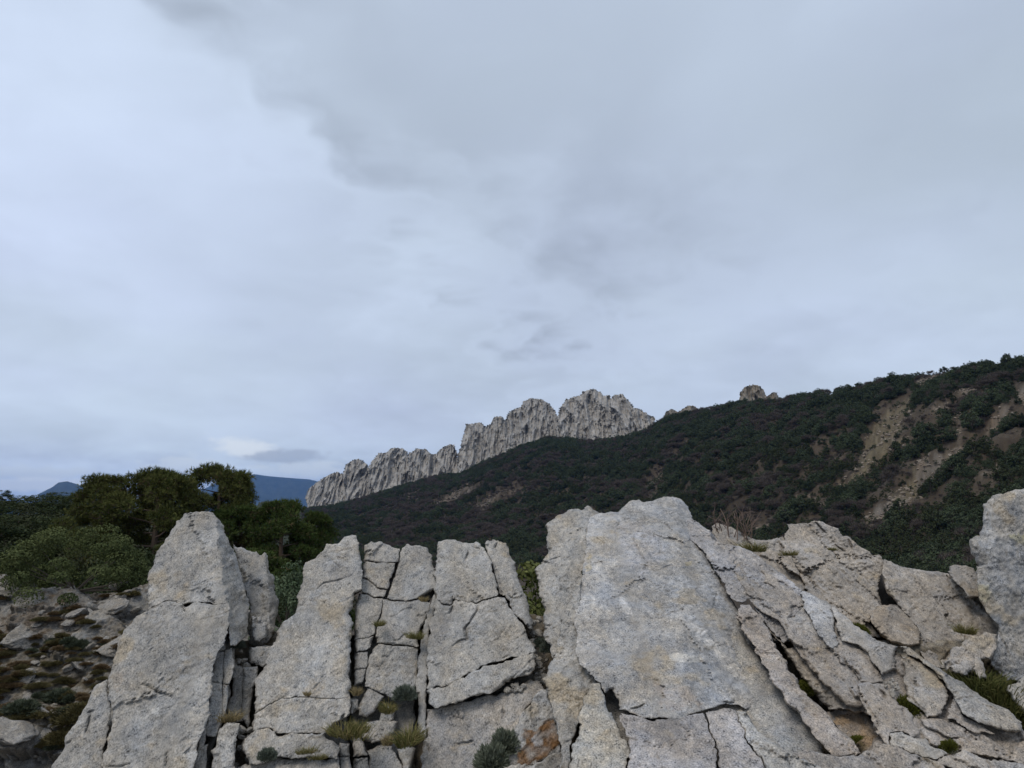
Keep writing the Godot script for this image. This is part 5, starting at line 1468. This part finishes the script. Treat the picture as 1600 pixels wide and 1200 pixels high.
	for k in 16:
		var d := Vector3(g.randf_range(-0.9, 0.9), 1.0, g.randf_range(-0.4, 0.4))
		var ln := g.randf_range(0.12, 0.27)
		var a := Vector3(g.randf_range(-0.12, 0.12), -0.03, g.randf_range(-0.05, 0.05))
		var e := limb(s, g, a, d, ln, 0.004, 0.002, Color(0.17, 0.125, 0.10), 0.2)
		for m in 4:
			limb(s, g, a.lerp(e, g.randf_range(0.35, 0.95)), d + rnd_dir(g) * 0.9, ln * 0.4, 0.0022, 0.0012, Color(0.16, 0.12, 0.10), 0.25)
	var tw := put(soup_mesh(s), "twig_bush", M.bark)
	tw.position = at(1150, 838, [4.3, 5.9])
	tag(tw, "leafless twiggy bush on the saddle behind the big slab", "bush")
	# loose stones in the gully, the gap and on the plates
	var st: Array = []
	for k in 5: st.append(stone_mesh(70 + k, 8, 9, Color(0.52, 0.505, 0.47)))
	g.seed = 23
	var put_stone := func(p: Vector3, r: float, label: String, group: String) -> void:
		var o := put(st[g.randi() % 5], "loose_stone", M.rock)
		o.position = p
		o.rotation = Vector3(g.randf() * 0.6, g.randf() * TAU, g.randf() * 0.6)
		o.scale = Vector3.ONE * r
		tag(o, label, "stone", group)
	for k in 16: put_stone.call(at(g.randf_range(368, 392), g.randf_range(1140, 1200), [3.85, 4.8]), g.randf_range(0.012, 0.03), "small loose stone in the narrow gully beside the wedge block", "loose stones in the gully")
	for k in 12: put_stone.call(at(g.randf_range(372, 424), g.randf_range(1014, 1042), [4.02, 4.95]), g.randf_range(0.012, 0.035), "small loose stone heaped around the squared gully block", "loose stones around the squared block")
	for k in 26:
		var y := g.randf_range(965, 1062)
		put_stone.call(at(829 + (y - 965) * 0.18 + g.randf_range(-6, 14), y, [3.9, 5.2]), g.randf_range(0.012, 0.035), "small loose stone in the gap between third fin and big slab", "loose stones in the gap")
	for k in 14: put_stone.call(at(g.randf_range(788, 818), g.randf_range(1070, 1080), [3.72, 5.0]), g.randf_range(0.008, 0.02), "pebble lying under the third fin's overhanging ledge", "pebbles under the ledge")
	for k in 14: put_stone.call(at(1388 + g.randf_range(-4, 18), 1062 + g.randf_range(0, 26), [3.24, 5.26]), g.randf_range(0.008, 0.016), "pebble caught in the joint above the big plate", "pebbles in the plate joint")
	for k in 16: put_stone.call(at(g.randf_range(640, 680), g.randf_range(935, 1000), [3.9, 5.1]), g.randf_range(0.008, 0.018), "pebble in the joint between rib and third fin", "pebbles beside the third fin")

func slope_things() -> void:
	var g := RandomNumberGenerator.new()
	g.seed = 31
	var st: Array = []
	for k in 6: st.append(stone_mesh(120 + k, 22, 10, Color(0.43, 0.415, 0.385)))
	var sp := [7.6, 11.6]
	for q in [[38, 990, 0.25, "large pale flat boulder lying on the rocky slope"], [170, 945, 0.19, "rounded tan boulder below the domed shrub"], [20, 915, 0.16, "grey boulder at the upper left of the rocky slope"], [185, 1005, 0.24, "dark grey boulder half buried near the left fin"], [120, 955, 0.13, "squat pale boulder in the middle of the rocky slope"], [15, 1140, 0.26, "big rough boulder low on the rocky slope"]]:
		var o := put(st[int(q[0]) % 6], "slope_boulder", M.rock)
		o.position = on_slope(q[0], q[1], sp)
		o.scale = Vector3(float(q[2]) * 1.2, float(q[2]) * 0.75, float(q[2]))
		o.rotation = Vector3(0.35, g.randf() * TAU, 0.1)
		tag(o, q[3], "boulder")
	for k in 115:
		var px := g.randf_range(-60, 235)
		var py := g.randf_range(905, 1190)
		if px > 230 - maxf(0, py - 960) * 0.62: continue
		var o := put(st[g.randi() % 6], "slope_stone", M.rock)
		o.position = on_slope(px, py, sp) + Vector3(0, g.randf_range(-0.03, 0.01), 0)
		var r := 0.025 + 0.085 * pow(g.randf(), 2.2) * (1.3 if py < 960 else 1.0)
		o.scale = Vector3(r, r * 0.8, r)
		o.rotation = Vector3(g.randf() * 0.7, g.randf() * TAU, g.randf() * 0.5)
		tag(o, "loose grey stone scattered on the rocky slope", "stone", "stones scattered on the rocky slope")
	var brown := [cushion_mesh(21, 0.16, 0.10, 2600, 0.035, Color(0.10, 0.065, 0.038), Color(0.19, 0.14, 0.08)), cushion_mesh(22, 0.18, 0.12, 2600, 0.038, Color(0.085, 0.075, 0.036), Color(0.16, 0.135, 0.065)), cushion_mesh(23, 0.17, 0.14, 2200, 0.045, Color(0.055, 0.065, 0.045), Color(0.11, 0.125, 0.085))]
	for q in [[32, 1112, 2], [92, 1092, 2], [110, 1125, 1], [125, 1110, 1], [95, 1155, 1]]:
		var o := put(brown[q[2]], "scrub_bush", M.grass)
		o.position = on_slope(q[0], q[1], sp)
		o.scale = Vector3(1.3, 0.9, 1.1)
		tag(o, "low dark green scrub bush at the bottom of the rocky slope", "bush", "scrub bushes low on the slope")
	for k in 620:
		var px := g.randf_range(-50, 225)
		var py := g.randf_range(915, 1170)
		if px > 225 - maxf(0, py - 960) * 0.62: continue
		var nv := n_col.get_noise_2d(px * 0.018, py * 0.025)
		if nv + (0.12 if py > 985 and py < 1125 else -0.24) < g.randf_range(-0.25, 0.35): continue
		var o := put(brown[g.randi() % 2 if g.randf() < 0.85 else 2], "heath_tuft", M.grass)
		o.position = on_slope(px, py, sp)
		var hs := g.randf_range(0.25, 0.62)
		o.scale = Vector3(hs * g.randf_range(0.9, 1.8), hs * 0.8, hs)
		o.rotation.y = g.randf() * TAU
		tag(o, "small brownish heath tuft growing on the rocky slope", "plant", "heath tufts on the rocky slope")

func _ready() -> void:
	# camera
	var cam := Camera3D.new()
	cam.name = "camera"
	cam.fov = rad_to_deg(2.0 * atan(600.0 / F))
	cam.near = 0.05
	cam.far = 60000.0
	cam.rotation_degrees = Vector3(PITCH, 0, 0)
	add_child(cam)
	cam.current = true
	# sky and air
	var env := Environment.new()
	env.background_mode = Environment.BG_SKY
	env.sky = build_sky()
	env.tonemap_mode = Environment.TONE_MAPPER_LINEAR
	env.tonemap_exposure = 1.0
	env.fog_enabled = true
	env.fog_density = 0.000036
	env.fog_light_color = Color(0.42, 0.68, 1.0)
	env.sdfgi_enabled = true
	env.ssao_enabled = true
	env.ssil_enabled = true
	var we := WorldEnvironment.new()
	we.name = "environment"
	we.environment = env
	add_child(we)
	# the sun behind the cloud sheet, high on the left
	var sun := DirectionalLight3D.new()
	sun.name = "sun"
	sun.light_energy = 0.5
	sun.light_color = Color(1.0, 0.965, 0.92)
	sun.light_angular_distance = 24.0
	sun.shadow_enabled = true
	add_child(sun)
	sun.rotation_degrees = Vector3(-58, -38, 0)
	# noises and materials
	n_lo = noise(FastNoiseLite.TYPE_SIMPLEX_SMOOTH, 1.7, 3, 1)
	n_mid = noise(FastNoiseLite.TYPE_SIMPLEX_SMOOTH, 8.0, 3, 2)
	n_fine = noise(FastNoiseLite.TYPE_SIMPLEX_SMOOTH, 34.0, 2, 3)
	n_ridge = noise(FastNoiseLite.TYPE_SIMPLEX_SMOOTH, 3.6, 4, 4, 2)
	n_crk = noise(FastNoiseLite.TYPE_SIMPLEX_SMOOTH, 1.5, 3, 8)
	n_col = noise(FastNoiseLite.TYPE_SIMPLEX_SMOOTH, 1.3, 4, 6)
	var t0 := Time.get_ticks_msec()
	var tex := stone_images(1024, 5, 0.0)
	M.rock = stone_mat(tex, 1.15, 0.18)
	M.cliff = stone_mat(tex, 26.0, 6.0)
	M.soil = stone_mat(tex, 7.0, 2.0)
	M.far = stone_mat(tex, 900.0, 30.0)
	M.bark = plain_mat(Color(1, 1, 1))
	M.leaf = plain_mat(Color(1, 1, 1), Color(0.35, 0.4, 0.2), 0.85)
	M.needle = plain_mat(Color(1, 1, 1), Color(0.3, 0.35, 0.15), 0.85)
	M.leaf_far = plain_mat(Color(1, 1, 1), Color.BLACK, 0.8)
	M.twig_far = plain_mat(Color(1, 1, 1), Color.BLACK, 0.9)
	M.grass = plain_mat(Color(1, 1, 1), Color(0.4, 0.4, 0.2), 0.7)
	print("textures ", Time.get_ticks_msec() - t0)
	# the land
	table()
	terrain()
	print("terrain ", Time.get_ticks_msec() - t0)
	mountain([60, 772, 82, 761, 91, 754, 105, 752, 119, 756, 128, 760, 135, 757, 143, 757, 149, 761, 175, 772], 11000.0, 2200.0)
	mountain([300, 772, 345, 752, 367, 747, 381, 743, 399, 741, 420, 744, 455, 747, 483, 749, 500, 753, 560, 770], 14500.0, 3000.0)
	# near and far rock
	outcrop_ground()
	fin_left()
	fin_second()
	middle_blocks()
	fin_third()
	slab_centre()
	strata_right()
	ridge_back()
	cliffs()
	run_jobs()
	print("rocks ", Time.get_ticks_msec() - t0)
	# plants and small things
	near_trees()
	print("near trees ", Time.get_ticks_msec() - t0)
	hill_wood()
	print("hill ", Time.get_ticks_msec() - t0)
	slope_things()
	small_plants()
	for o in get_children():
		if o.name.begins_with("rock_ledge") or o.name.begins_with("rock_ground") or o.name.begins_with("rocky_slope"): o.set_meta("kind", "structure")
	print("done ", Time.get_ticks_msec() - t0)
